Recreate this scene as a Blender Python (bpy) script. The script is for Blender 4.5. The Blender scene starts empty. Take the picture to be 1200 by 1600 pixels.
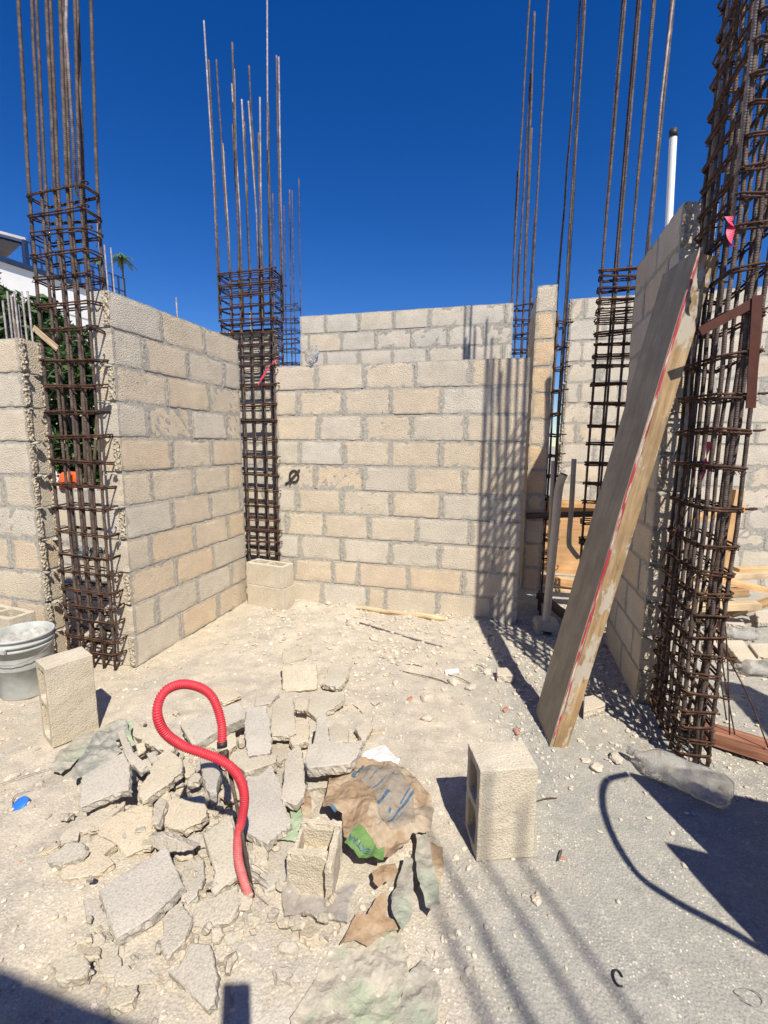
import bpy, bmesh, math, random
from mathutils import Vector, Matrix, noise
from mathutils.geometry import delaunay_2d_cdt
R = random.Random(11)
S = bpy.context.scene
COL = S.collection
V = Vector
# ---------------------------------------------------------------- camera
F, PIT, ROL, YAW, CH = 716.95, .1473, .0087, -.2534, 1.44
_cy, _sy = math.cos(YAW), math.sin(YAW)
FW = V((_sy*math.cos(PIT), _cy*math.cos(PIT), -math.sin(PIT)))
_r = V((_cy, -_sy, 0)); _u = _r.cross(FW)
RT = _r*math.cos(ROL)+_u*math.sin(ROL)
UP = -_r*math.sin(ROL)+_u*math.cos(ROL)
EYE = V((0, 0, CH))
def ray(x, y): return FW*F+RT*(x-600)-UP*(y-800)
def G(x, y, z=0.):
    d = ray(x, y); return EYE+d*((z-CH)/d.z)
def YP(x, y, yy):
    d = ray(x, y); return EYE+d*(yy/d.y)
def XP(x, y, xx):
    d = ray(x, y); return EYE+d*(xx/d.x)
cam = bpy.data.cameras.new('camera'); camo = bpy.data.objects.new('camera', cam); COL.objects.link(camo)
cam.sensor_width = 36; cam.sensor_fit = 'AUTO'; cam.lens = 36*F/1600; cam.clip_start = .02; cam.clip_end = 2000
M3 = Matrix((RT, UP, -FW)).transposed()
camo.matrix_world = Matrix.Translation(EYE) @ M3.to_4x4()
S.camera = camo
# ---------------------------------------------------------------- light
SUN = V((.42, -.63, 1.)).normalized()
elev = math.asin(SUN.z); az = math.atan2(SUN.x, SUN.y)
w = bpy.data.worlds.new('World'); S.world = w; w.use_nodes = True
nt = w.node_tree; bg = nt.nodes['Background']
sk = nt.nodes.new('ShaderNodeTexSky'); sk.sky_type = 'NISHITA'; sk.sun_disc = False
sk.sun_elevation = elev; sk.sun_rotation = az; sk.altitude = 0
sk.air_density = 1.0; sk.dust_density = 0.0; sk.ozone_density = 6.0
hs = nt.nodes.new('ShaderNodeHueSaturation'); hs.inputs['Saturation'].default_value = 1.31; hs.inputs['Hue'].default_value = .516
nt.links.new(sk.outputs[0], hs.inputs['Color']); nt.links.new(hs.outputs[0], bg.inputs[0])
bg.inputs[1].default_value = .082
sl = bpy.data.lights.new('sun', 'SUN'); sl.energy = 4.8; sl.angle = math.radians(.53); sl.color = (1, .93, .81)
slo = bpy.data.objects.new('sun', sl); COL.objects.link(slo)
slo.rotation_euler = SUN.to_track_quat('Z', 'Y').to_euler(); slo.location = SUN*20
vs = S.view_settings
vs.view_transform = 'Standard'; vs.look = 'None'; vs.gamma = 1; vs.exposure = .52; vs.use_curve_mapping = False
# ---------------------------------------------------------------- materials
class N:
    def __init__(s, name, rough=.9):
        s.m = bpy.data.materials.new(name); s.m.use_nodes = True; s.t = s.m.node_tree
        s.b = s.t.nodes['Principled BSDF']; s.b.inputs['Roughness'].default_value = rough
        if 'Specular IOR Level' in s.b.inputs: s.b.inputs['Specular IOR Level'].default_value = .25
        s.tc = s.t.nodes.new('ShaderNodeTexCoord')
        s.h = None
    def n(s, typ, **k):
        nd = s.t.nodes.new(typ)
        for a, b in k.items(): setattr(nd, a, b)
        return nd
    def l(s, a, b): s.t.links.new(a, b)
    def vec(s, scale=(1, 1, 1), src='Object'):
        mp = s.n('ShaderNodeMapping'); mp.inputs['Scale'].default_value = scale
        s.l(s.tc.outputs[src], mp.inputs['Vector']); return mp.outputs[0]
    def noise(s, sc, det=4, rough=.6, vec=None):
        nd = s.n('ShaderNodeTexNoise'); nd.inputs['Scale'].default_value = sc
        nd.inputs['Detail'].default_value = det; nd.inputs['Roughness'].default_value = rough
        s.l(vec if vec else s.tc.outputs['Object'], nd.inputs['Vector']); return nd.outputs['Fac']
    def vor(s, sc, feat='F1', vec=None, out='Distance'):
        nd = s.n('ShaderNodeTexVoronoi'); nd.feature = feat; nd.inputs['Scale'].default_value = sc
        s.l(vec if vec else s.tc.outputs['Object'], nd.inputs['Vector']); return nd.outputs[out]
    def ramp(s, fac, stops, interp='LINEAR'):
        nd = s.n('ShaderNodeValToRGB'); cr = nd.color_ramp; cr.interpolation = interp
        while len(cr.elements) < len(stops): cr.elements.new(.5)
        for e, (p, c) in zip(cr.elements, stops):
            e.position = p; e.color = (c, c, c, 1) if not hasattr(c, '__len__') else (*c, 1)
        s.l(fac, nd.inputs[0]); return nd.outputs[0]
    def mix(s, fac, a, b, mode='MIX'):
        nd = s.n('ShaderNodeMix', data_type='RGBA', blend_type=mode)
        for sock, v in ((nd.inputs[0], fac), (nd.inputs[6], a), (nd.inputs[7], b)):
            if isinstance(v, (int, float)): sock.default_value = v
            elif isinstance(v, tuple): sock.default_value = (*v, 1)
            else: s.l(v, sock)
        return nd.outputs[2]
    def math(s, op, a, b=None):
        nd = s.n('ShaderNodeMath', operation=op)
        for sock, v in ((nd.inputs[0], a), (nd.inputs[1], b)):
            if v is None: continue
            if isinstance(v, (int, float)): sock.default_value = v
            else: s.l(v, sock)
        return nd.outputs[0]
    def island(s):
        return s.n('ShaderNodeNewGeometry').outputs['Random Per Island']
    def objrand(s):
        return s.n('ShaderNodeObjectInfo').outputs['Random']
    def col(s, c):
        if isinstance(c, tuple): s.b.inputs['Base Color'].default_value = (*c, 1)
        else: s.l(c, s.b.inputs['Base Color'])
    def bump(s, h, dist=.002, st=1.):
        nd = s.n('ShaderNodeBump'); nd.inputs['Distance'].default_value = dist; nd.inputs['Strength'].default_value = st
        s.l(h, nd.inputs['Height'])
        if s.h: s.l(s.h, nd.inputs['Normal'])
        s.h = nd.outputs[0]; s.l(s.h, s.b.inputs['Normal'])

def block_mat(name, stops, smear=True, rnd='island', mort=(.365, .345, .30), grain=1.):
    k = N(name, .95)
    c = k.ramp(k.island() if rnd == 'island' else k.objrand(), stops)
    g = k.noise(130, 4, .75); c = k.mix(1, c, k.ramp(g, [(.3, .68), (.42, .94), (.55, 1.03), (.72, 1.16)]), 'MULTIPLY')
    p = k.vor(150); c = k.mix(1, c, k.ramp(p, [(.0, 1.05), (.5, 1.0), (.85, .86)]), 'MULTIPLY')
    lo = k.noise(6, 5, .65); c = k.mix(1, c, k.ramp(lo, [(.3, .88), (.7, 1.1)]), 'MULTIPLY')
    c = k.mix(k.ramp(k.noise(4.5, 4, .6), [(.5, 0), (.68, .3)]), c, (.52, .475, .405))
    if smear:
        uv = k.n('ShaderNodeSeparateXYZ'); k.l(k.tc.outputs['UV'], uv.inputs[0])
        nz = k.noise(14, 3, .6); nz2 = k.noise(5, 2, .5)
        du = k.math('SUBTRACT', uv.outputs[0], k.math('MULTIPLY', k.math('SUBTRACT', k.math('MULTIPLY', nz, nz2), .17), .13))
        dv = k.math('SUBTRACT', uv.outputs[1], k.math('MULTIPLY', k.math('SUBTRACT', nz, .46), .035))
        d = k.math('MINIMUM', du, dv)
        mk = k.ramp(d, [(.0, 1.), (.004, .9), (.009, 0.)])
        mc = k.mix(1, mort, k.ramp(k.noise(120, 4), [(.3, .75), (.7, 1.15)]), 'MULTIPLY')
        c = k.mix(k.math('MULTIPLY', mk, .75), c, mc)
    k.col(c)
    k.bump(k.math('ADD', k.math('MULTIPLY', g, .9), k.math('MULTIPLY', k.math('SUBTRACT', 1., p), .9)), .0038*grain, .85)
    return k.m
TAN = [(0, (.60, .505, .375)), (.3, (.61, .53, .41)), (.5, (.56, .51, .42)), (.7, (.63, .505, .355)), (.85, (.58, .54, .46)), (1, (.61, .495, .365))]
GREYB = [(0, (.62, .55, .44)), (.4, (.60, .545, .455)), (.7, (.57, .53, .455)), (1, (.66, .55, .41))]
ORNG = [(0, (.64, .47, .29)), (.5, (.66, .50, .33)), (1, (.60, .53, .43))]
M = {}
M['block'] = block_mat('block_face', TAN)
M['block_grey'] = block_mat('block_face_weathered', GREYB)
M['block_orange'] = block_mat('block_face_orange', ORNG)
M['cmu'] = block_mat('loose_block', [(0, (.53, .465, .355)), (1, (.55, .49, .385))], False, 'obj', grain=.7)
M['frag_grey'] = block_mat('grey_concrete_face', [(0, (.44, .405, .345)), (1, (.47, .43, .36))], False, 'obj', grain=.6)
M['frag_pale'] = block_mat('pale_block_face', [(0, (.42, .39, .34)), (1, (.44, .405, .35))], False, 'obj', grain=.6)
M['frag'] = block_mat('broken_block', [(0, (.49, .43, .325)), (.3, (.46, .415, .335)), (.55, (.42, .385, .325)), (.8, (.51, .435, .32)), (1, (.45, .405, .335))], False, 'obj', grain=.6)
def mk_mortar():
    k = N('mortar', .95); a = k.noise(40, 5, .65)
    k.col(k.ramp(a, [(.25, (.24, .225, .195)), (.5, (.36, .34, .295)), (.75, (.49, .455, .39))])); k.bump(a, .006); return k.m
M['mortar'] = mk_mortar()
def mk_rough():
    k = N('broken_core', .95); a = k.vor(55); b = k.noise(90, 4)
    k.col(k.mix(1, k.ramp(b, [(.3, (.50, .42, .31)), (.7, (.64, .57, .44))]), k.ramp(a, [(0, 1.1), (.6, .7)]), 'MULTIPLY'))
    k.bump(k.math('SUBTRACT', 1., a), .01); return k.m
M['core'] = mk_rough()
def rust(name, a, b, c, rough=.75, ribs=True):
    k = N(name, rough); n1 = k.noise(18, 5, .7); n2 = k.noise(90, 3)
    k.col(k.mix(1, k.ramp(n1, [(.3, a), (.5, b), (.7, c)]), k.ramp(n2, [(.3, .7), (.7, 1.25)]), 'MULTIPLY'))
    if ribs:
        wv = k.n('ShaderNodeTexWave'); wv.bands_direction = 'Z'; wv.inputs['Scale'].default_value = 32; wv.inputs['Distortion'].default_value = .4
        k.l(k.vec((.25, .25, 1)), wv.inputs['Vector']); k.bump(wv.outputs['Fac'], .0007)
    k.b.inputs['Metallic'].default_value = .25
    return k.m
M['rebar'] = rust('rusty_rebar', (.06, .042, .034), (.115, .085, .07), (.20, .155, .13))
M['rebar_grey'] = rust('grey_rebar', (.15, .115, .115), (.24, .205, .21), (.40, .37, .38), .6)
M['rebar_bright'] = rust('bright_rebar', (.35, .34, .34), (.5, .5, .5), (.62, .62, .62), .5)
M['stirrup'] = rust('rusty_stirrup', (.038, .021, .015), (.085, .045, .03), (.16, .085, .05), .8, False)
def wood(name, a, b, c, sc=1., cement=False):
    k = N(name, .8); v = k.vec((1.6*sc, 22*sc, 22*sc)); n1 = k.noise(2.2, 6, .65, v); n2 = k.noise(5, 3)
    cc = k.ramp(n1, [(.3, a), (.5, b), (.68, c)])
    cc = k.mix(1, cc, k.ramp(n2, [(.3, .72), (.7, 1.15)]), 'MULTIPLY')
    if cement:
        pn = k.noise(4.2, 5, .7, k.vec((1, 2.2, 2.2))); cc = k.mix(k.ramp(pn, [(.53, 0), (.58, .75)]), cc, (.47, .43, .36))
        cc = k.mix(k.ramp(k.noise(9, 3, .5, k.vec((1, 3, 3))), [(.64, 0), (.7, .6)]), cc, (.13, .095, .06))
    k.col(cc); k.bump(n1, .002); return k.m
M['wood_cement'] = None
M['wood'] = wood('pine_timber', (.20, .125, .06), (.36, .235, .115), (.47, .335, .18))
M['wood_cement'] = wood('cement_stained_timber', (.21, .135, .068), (.35, .235, .12), (.45, .325, .19), 1., True)
M['wood_pale'] = wood('pale_timber', (.42, .30, .17), (.55, .41, .25), (.63, .50, .33))
M['wood_orange'] = wood('fresh_timber', (.48, .27, .12), (.60, .36, .17), (.68, .45, .24))
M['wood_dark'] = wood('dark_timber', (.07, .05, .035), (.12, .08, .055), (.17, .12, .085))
M['wood_red'] = wood('reddish_timber', (.16, .065, .04), (.27, .12, .075), (.36, .19, .12))
def mk_ply():
    k = N('grey_plywood', .85); v = k.vec((1, 7, 7)); a = k.noise(3, 6, .65, v); b = k.noise(7, 4); d = k.noise(30, 3, .5, k.vec((1, 3, 3)))
    c = k.ramp(a, [(.3, (.30, .25, .17)), (.6, (.40, .335, .235))])
    c = k.mix(1, c, k.ramp(b, [(.3, .8), (.7, 1.12)]), 'MULTIPLY')
    c = k.mix(k.ramp(d, [(.66, 0), (.72, .55)]), c, (.13, .12, .11)); k.col(c); k.bump(a, .0015); return k.m
M['ply'] = mk_ply()
def mk_red():
    k = N('red_painted_edge', .7); a = k.noise(16, 5, .7, k.vec((.5, 4, 4)))
    k.col(k.ramp(a, [(.36, (.38, .03, .05)), (.47, (.36, .05, .06)), (.52, (.42, .22, .19)), (.6, (.52, .46, .38))])); return k.m
M['rededge'] = mk_red()
def flat(name, c, rough=.6, var=.25, sc=20, spec=.3, bump=0):
    k = N(name, rough); a = k.noise(sc, 4)
    k.col(k.mix(1, c, k.ramp(a, [(.3, 1-var), (.7, 1+var*.6)]), 'MULTIPLY')); k.b.inputs['Specular IOR Level'].default_value = spec
    if bump: k.bump(a, bump)
    return k.m
def mk_hose():
    k = N('red_corrugated_plastic', .5); a = k.noise(9, 5, .7); b = k.noise(45, 4, .7)
    c = k.mix(1, (.58, .022, .045), k.ramp(a, [(.3, .8), (.7, 1.1)]), 'MULTIPLY')
    oz = k.n('ShaderNodeSeparateXYZ'); k.l(k.tc.outputs['Object'], oz.inputs[0])
    low = k.ramp(oz.outputs[2], [(.12, .45), (.30, .06)])
    c = k.mix(k.math('MULTIPLY', low, k.ramp(b, [(.35, .5), (.6, 1.)])), c, (.55, .40, .34))
    c = k.mix(k.ramp(b, [(.62, 0), (.72, .35)]), c, (.52, .36, .32)); k.col(c); k.b.inputs['Specular IOR Level'].default_value = .35; return k.m
M['hose'] = mk_hose()
M['black'] = flat('black_tape', (.03, .03, .033), .5)
M['bucket'] = flat('dusty_grey_plastic', (.42, .44, .42), .7, .3, 9)
M['dust'] = flat('dried_cement', (.42, .41, .38), .95, .4, 30, .1, .01)
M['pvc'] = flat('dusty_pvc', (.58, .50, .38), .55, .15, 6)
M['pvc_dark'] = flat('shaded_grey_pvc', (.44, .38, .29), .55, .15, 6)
M['white'] = flat('white_pvc', (.78, .78, .76), .5, .08, 5)
M['blue'] = flat('blue_plastic_cap', (.03, .16, .62), .4, .1, 30)
M['orange'] = flat('orange_plastic', (.85, .13, .03), .45, .12, 12)
M['pink'] = flat('pink_flagging_tape', (.75, .06, .13), .5, .2, 12)
M['steel'] = flat('oxide_red_steel', (.085, .024, .014), .6, .25, 20)
M['housewhite'] = flat('white_render', (.78, .78, .76), .85, .06, 2)
M['darkblue'] = flat('dark_blue_steel', (.02, .04, .10), .5, .2, 5)
M['canopy'] = flat('canopy_sheet', (.50, .46, .42), .7, .2, 2)
M['leaf'] = None
def mk_leaf(name, a, b, c):
    k = N(name, .5); k.col(k.ramp(k.island(), [(0, a), (.5, b), (1, c)])); k.b.inputs['Specular IOR Level'].default_value = .35; return k.m
M['leaf'] = mk_leaf('foliage', (.018, .045, .012), (.04, .085, .02), (.085, .14, .035))
M['palm'] = mk_leaf('palm_leaf', (.04, .08, .025), (.07, .13, .04), (.1, .17, .06))
M['bark'] = flat('bark', (.12, .09, .06), .9, .4, 20)
M['dark_mark'] = flat('dark_ring_mark', (.06, .052, .045), .9, .4, 60, .1)
M['brick'] = flat('red_brick_chip', (.40, .20, .14), .9, .25, 40)
M['stone'] = block_mat('pale_stone', [(0, (.55, .48, .38)), (.5, (.50, .45, .38)), (1, (.60, .52, .42))], False, 'obj')
def mk_pebble():
    k = N('pebbles', .95); c = k.ramp(k.island(), [(0, (.36, .32, .26)), (.35, (.52, .46, .37)), (.7, (.58, .51, .41)), (.9, (.66, .59, .48)), (1, (.42, .30, .22))])
    k.col(c); k.bump(k.noise(200, 3), .002); return k.m
M['pebble'] = mk_pebble()
def sheet(name, c1, c2, rough, trans=0., stain=None, sc=14):
    k = N(name, rough); a = k.noise(sc, 5, .65); b = k.noise(60, 4)
    c = k.ramp(a, [(.32, c1), (.62, c2)])
    if stain: c = k.mix(k.ramp(k.noise(7, 3), [(.5, 0), (.62, .9)]), c, stain)
    c = k.mix(1, c, k.ramp(b, [(.3, .88), (.7, 1.06)]), 'MULTIPLY'); k.col(c); k.bump(k.noise(45, 6, .7), .006)
    if trans: k.b.inputs['Transmission Weight'].default_value = trans
    return k.m
M['kraft'] = sheet('brown_kraft_paper', (.27, .185, .11), (.38, .275, .175), .85, 0, (.43, .35, .255))
M['kraft_or'] = sheet('torn_brown_paper', (.34, .22, .125), (.43, .315, .205), .85)
M['greenprint'] = sheet('green_print', (.09, .20, .045), (.15, .255, .085), .8)
M['greyprint'] = sheet('grey_print', (.24, .22, .19), (.33, .27, .20), .85, 0, None, 40)
M['blueprint'] = flat('blue_print', (.075, .135, .21), .8, .4, 60)
M['sack'] = sheet('pale_woven_sack', (.36, .33, .265), (.49, .445, .355), .75, 0, (.33, .37, .26), 22)
M['sack2'] = sheet('grey_green_sack', (.27, .26, .215), (.42, .38, .31), .75, 0, (.32, .345, .265), 22)
M['greenplastic'] = sheet('green_sheet', (.26, .36, .22), (.40, .47, .33), .6)
M['teal'] = sheet('grey_tarp', (.15, .165, .155), (.36, .345, .30), .7)
M['paper'] = sheet('white_paper', (.55, .54, .53), (.68, .67, .66), .9)
def mk_clear(name, c, rough, al, tr=.55, ior=1.35):
    k = N(name, rough); k.col(c); k.b.inputs['Transmission Weight'].default_value = tr; k.b.inputs['IOR'].default_value = ior
    k.b.inputs['Alpha'].default_value = al; k.b.inputs['Specular IOR Level'].default_value = .6
    k.bump(k.noise(25, 4), .008)
    if tr > .8:
        d = k.noise(11, 5, .65); k.l(k.ramp(d, [(.42, .92), (.62, .45)]), k.b.inputs['Transmission Weight']); k.col(k.mix(k.ramp(d, [(.42, 0), (.62, .8)]), c, (.46, .44, .40)))
    return k.m
M['clear'] = mk_clear('dusty_clear_plastic', (.80, .80, .78), .13, .80, .88, 1.14)
M['film'] = mk_clear('clear_film', (.62, .58, .53), .3, .55)
M['bluepet'] = mk_clear('bluish_clear_plastic', (.42, .50, .55), .2, .8)
# ---------------------------------------------------------------- mesh helpers
class MB:
    def __init__(s): s.v = []; s.f = []; s.uv = []
    def add(s, vs, fs, uvs=None):
        b = len(s.v); s.v += [V(x) for x in vs]
        for i, f in enumerate(fs):
            s.f.append([b+q for q in f]); s.uv.append(uvs[i] if uvs else [(.1, .1)]*len(f))
def link(o, parent):
    COL.objects.link(o)
    if parent: o.parent = parent
WLOC = {}
def obj(name, mb, mat, parent=None, smooth=False, base=None, matrix=None):
    """one mesh object; vertices are given in world space (or local with a matrix)"""
    me = bpy.data.meshes.new(name)
    if matrix is None:
        off = WLOC.get(parent.name if parent else '', None)
        if parent is None:
            if base is None:
                xs = [v.x for v in mb.v]; ys = [v.y for v in mb.v]; zs = [v.z for v in mb.v]
                base = V(((min(xs)+max(xs))/2, (min(ys)+max(ys))/2, min(zs)))
            off = base
        vs = [v-off for v in mb.v]
    else: vs = mb.v
    me.from_pydata(vs, [], mb.f)
    ul = me.uv_layers.new(name='UVMap')
    i = 0
    for u in mb.uv:
        for q in u: ul.data[i].uv = q; i += 1
    me.materials.append(mat); me.update()
    if smooth:
        for p in me.polygons: p.use_smooth = True
    o = bpy.data.objects.new(name, me); link(o, parent)
    if matrix is not None:
        if parent: matrix = Matrix.Translation(-WLOC[parent.name]) @ matrix
        o.matrix_local = matrix; WLOC[o.name] = matrix.translation.copy()
    elif parent is None: o.location = off; WLOC[o.name] = off.copy()
    else: WLOC[o.name] = off.copy()
    return o
def tag(o, label, cat, group=None):
    o['label'] = label; o['category'] = cat
    if group: o['group'] = group
    return o
def thing(name, label, cat, loc, group=None):
    o = bpy.data.objects.new(name, None); COL.objects.link(o); o.location = loc; o.empty_display_size = .1
    WLOC[o.name] = V(loc); return tag(o, label, cat, group)
def frames(pts, closed=False):
    n = len(pts); out = []
    up = None
    for i in range(n):
        a = pts[i-1] if (i or closed) else pts[i]; b = pts[(i+1) % n] if (i < n-1 or closed) else pts[i]
        t = (b-a); t = t.normalized() if t.length > 1e-9 else V((0, 0, 1))
        if up is None: up = V((1, 0, 0)) if abs(t.x) < .8 else V((0, 1, 0))
        s = t.cross(up)
        if s.length < 1e-6: s = t.orthogonal()
        s.normalize(); up = s.cross(t).normalized(); out.append((s, up))
    return out
def tube(mb, pts, r, n=6, closed=False, cap=True, rr=None):
    pts = [V(p) for p in pts]; fr = frames(pts, closed); vs = []; fs = []
    for i, (p, (s, u)) in enumerate(zip(pts, fr)):
        q = rr[i] if rr else r
        for k in range(n):
            a = 2*math.pi*k/n; vs.append(p+s*math.cos(a)*q+u*math.sin(a)*q)
    m = len(pts)
    for i in range(m if closed else m-1):
        for k in range(n):
            j = (i+1) % m; fs.append([i*n+k, i*n+(k+1) % n, j*n+(k+1) % n, j*n+k])
    if cap and not closed:
        fs.append(list(range(n-1, -1, -1))); fs.append([(m-1)*n+k for k in range(n)])
    mb.add(vs, fs)
def catmull(P, k=6, closed=False):
    P = [V(p) for p in P]; out = []; n = len(P)
    for i in range(n if closed else n-1):
        a, b, c, d = (P[(i-1) % n], P[i], P[(i+1) % n], P[(i+2) % n]) if closed else (P[max(i-1, 0)], P[i], P[i+1], P[min(i+2, n-1)])
        for j in range(k):
            t = j/k
            out.append(.5*((2*b)+(c-a)*t+(2*a-5*b+4*c-d)*t*t+(3*b-3*c+d-a)*t**3))
    if not closed: out.append(P[-1])
    return out
def rough_box(mb, o, u, v, w, nu=1, nv=1, nw=1, amp=0., edge=0., fr=9., rnd=R, metric=None):
    """box at corner o with edge vectors u (length), v (height), w (depth, away from the front face); shared lattice = one island"""
    o, u, v, w = V(o), V(u), V(v), V(w); L, H = u.length, v.length
    ui, vi, wi = u.normalized(), v.normalized(), w.normalized()
    idx = {}; vs = []; par = []
    def g(i, j, k):
        key = (i, j, k)
        if key not in idx:
            p = o+u*(i/nu)+v*(j/nv)+w*(k/nw)
            b = (i in (0, nu))+(j in (0, nv))+(k in (0, nw))
            if amp: p = p+noise.noise_vector(p*fr)*amp
            if edge and b >= 2:
                e = edge*rnd.random()**1.5*(1.6 if b == 3 else 1)
                if i in (0, nu): p = p+ui*(e if i == 0 else -e)
                if j in (0, nv): p = p+vi*(e if j == 0 else -e)
                if k in (0, nw): p = p+wi*(e*.8 if k == 0 else -e*.8)
            idx[key] = len(vs); vs.append(p)
        return idx[key]
    fs = []; uvs = []
    def uvp(i, j): 
        x, y = L*i/nu, H*j/nv; return (min(x, L-x), min(y, H-y))
    for k, flip in ((0, 0), (nw, 1)):
        for i in range(nu):
            for j in range(nv):
                q = [(i, j), (i+1, j), (i+1, j+1), (i, j+1)]
                if flip: q = q[::-1]
                fs.append([g(a, b, k) for a, b in q]); uvs.append([uvp(a, b) for a, b in q])
    for i, flip in ((0, 1), (nu, 0)):
        for j in range(nv):
            for k in range(nw):
                q = [(j, k), (j, k+1), (j+1, k+1), (j+1, k)]
                if not flip: q = q[::-1]
                if flip: q = q[::-1]; q = q[::-1]
                fs.append([g(i, a, b) for a, b in (q if flip else q)]); uvs.append([(.1, .1)]*4)
    for j, flip in ((0, 0), (nv, 1)):
        for i in range(nu):
            for k in range(nw):
                q = [(i, k), (i, k+1), (i+1, k+1), (i+1, k)]
                if flip: q = q[::-1]
                fs.append([g(a, j, b) for a, b in q]); uvs.append([(.1, .1)]*4)
    mb.add(vs, fs, uvs)
def sprism(poly):  # signed area
    return sum(poly[i][0]*poly[(i+1) % len(poly)][1]-poly[(i+1) % len(poly)][0]*poly[i][1] for i in range(len(poly)))/2
def beam(name, p0, p1, w, t, mat, up=(0, 0, 1), parent=None, amp=.0015, label=None, cat=None, group=None, edge=.003):
    """timber from p0 to p1 (centre line), w wide, t thick along up"""
    p0, p1 = V(p0), V(p1); x = (p1-p0); L = x.length; x.normalize()
    y = V(up).cross(x).normalized(); z = x.cross(y)
    mt = Matrix((x, y, z)).transposed().to_4x4(); mt.translation = p0
    mb = MB(); rough_box(mb, (0, -w/2, -t/2), (L, 0, 0), (0, 0, t), (0, w, 0), max(2, int(L/.12)), 2, 3, amp, edge, 6)
    o = obj(name, mb, mat, parent, matrix=mt)
    if label: tag(o, label, cat, group)
    return o
# ---------------------------------------------------------------- ground
def clamp(a, b, c): return max(b, min(c, a))
def sst(a, b, x):
    t = clamp((x-a)/(b-a), 0, 1); return t*t*(3-2*t)
def gz(x, y):
    rub = sst(1.25, .45, math.hypot((x+.95)/1.0, (y-1.5)/1.0))
    smooth = sst(-.15, .25, x-.25*(y-1.2))*sst(2.3, 1.9, y)
    near = sst(9, 5, math.hypot(x, y-2))
    a = noise.fractal(V((x*2.2, y*2.2, 0)), 1., 2., 4)*.020+noise.fractal(V((x*14, y*14, 3)), 1., 2., 3)*.0065+noise.fractal(V((x*45, y*45, 7)), 1., 2., 2)*.0028
    back = sst(.75, .1, abs(y-3.62))*sst(-2.2, -1.9, x)*sst(.3, 0, x)
    a += back*(.02+.02*noise.noise(V((x*5, y*5, 9))))
    return (a*(1-.72*smooth)+rub*.012)*near
def coords(a, b, st, lo, hi):
    xs = [a]; 
    while xs[-1] < b: xs.append(xs[-1]+st)
    s = st; x = xs[-1]; ext = []
    while x < hi: s *= 1.35; x += s; ext.append(x)
    s = st; x = a; pre = []
    while x > lo: s *= 1.35; x -= s; pre.append(x)
    return pre[::-1]+xs+ext
def make_ground():
    xs = coords(-3.3, 2.0, .016, -400, 400); ys = coords(.55, 4.0, .016, -300, 600)
    mb = MB(); nx, ny = len(xs), len(ys)
    mb.v = [V((x, y, gz(x, y))) for y in ys for x in xs]
    mb.f = [[j*nx+i, j*nx+i+1, (j+1)*nx+i+1, (j+1)*nx+i] for j in range(ny-1) for i in range(nx-1)]
    mb.uv = [[(0, 0)]*4]*len(mb.f)
    k = N('dusty_ground', .97)
    big = k.noise(1.3, 5, .6); mid = k.noise(7, 5, .65); fine = k.noise(140, 4, .7); chips = k.vor(120); chipc = k.vor(120, out='Color')
    c = k.ramp(mid, [(.3, (.35, .315, .26)), (.45, (.43, .385, .315)), (.58, (.48, .425, .34)), (.72, (.53, .46, .36))])
    ox = k.n('ShaderNodeSeparateXYZ'); k.l(k.tc.outputs['Object'], ox.inputs[0])
    # smooth grey cement floor on the right, sandier to the left
    gx = k.math('ADD', ox.outputs[0], k.math('MULTIPLY', k.math('SUBTRACT', big, .5), 1.6))
    c = k.mix(k.ramp(k.math('ADD', gx, .3), [(.12, 0), (.5, .92)]), c, k.ramp(k.noise(11, 5, .7), [(.28, (.225, .225, .20)), (.45, (.295, .29, .26)), (.6, (.33, .32, .28)), (.74, (.42, .40, .345))]))
    lx = k.math('MULTIPLY', k.math('ADD', gx, 1.7), -1.)
    c = k.mix(k.ramp(lx, [(0, 0), (.6, .6)]), c, (.46, .385, .275))
    bw = k.n('ShaderNodeSeparateColor'); k.l(chipc, bw.inputs[0])
    patch = k.ramp(k.noise(3.5, 4, .6), [(.42, 0), (.6, 1)])
    cm = k.math('MULTIPLY', k.ramp(bw.outputs[0], [(.80, 0), (.83, 1)]), k.ramp(chips, [(.3, 1), (.45, 0)]))
    c = k.mix(k.math('MULTIPLY', cm, patch), c, (.68, .62, .51))
    scuff = k.noise(2.2, 6, .7, k.vec((1, .45, 1)))
    c = k.mix(k.ramp(scuff, [(.50, 0), (.60, .5)]), c, (.36, .335, .29))
    c = k.mix(k.ramp(k.noise(24, 5, .75), [(.56, 0), (.66, .45)]), c, (.60, .55, .46))
    c = k.mix(1, c, k.ramp(fine, [(.3, .72), (.5, 1.), (.72, 1.2)]), 'MULTIPLY')
    k.col(c)
    k.bump(k.math('ADD', fine, k.math('MULTIPLY', k.math('SUBTRACT', 1., chips), .8)), .0028, .9)
    o = obj('ground', mb, k.m, smooth=True, base=V((0, 0, 0))); o['kind'] = 'structure'
make_ground()
def ico():
    t = (1+5**.5)/2
    v = [V(p).normalized() for p in ((-1, t, 0), (1, t, 0), (-1, -t, 0), (1, -t, 0), (0, -1, t), (0, 1, t), (0, -1, -t), (0, 1, -t), (t, 0, -1), (t, 0, 1), (-t, 0, -1), (-t, 0, 1))]
    f = [(0, 11, 5), (0, 5, 1), (0, 1, 7), (0, 7, 10), (0, 10, 11), (1, 5, 9), (5, 11, 4), (11, 10, 2), (10, 7, 6), (7, 1, 8), (3, 9, 4), (3, 4, 2), (3, 2, 6), (3, 6, 8), (3, 8, 9), (4, 9, 5), (2, 4, 11), (6, 2, 10), (8, 6, 7), (9, 8, 1)]
    return v, f
IV, IF = ico()
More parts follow.
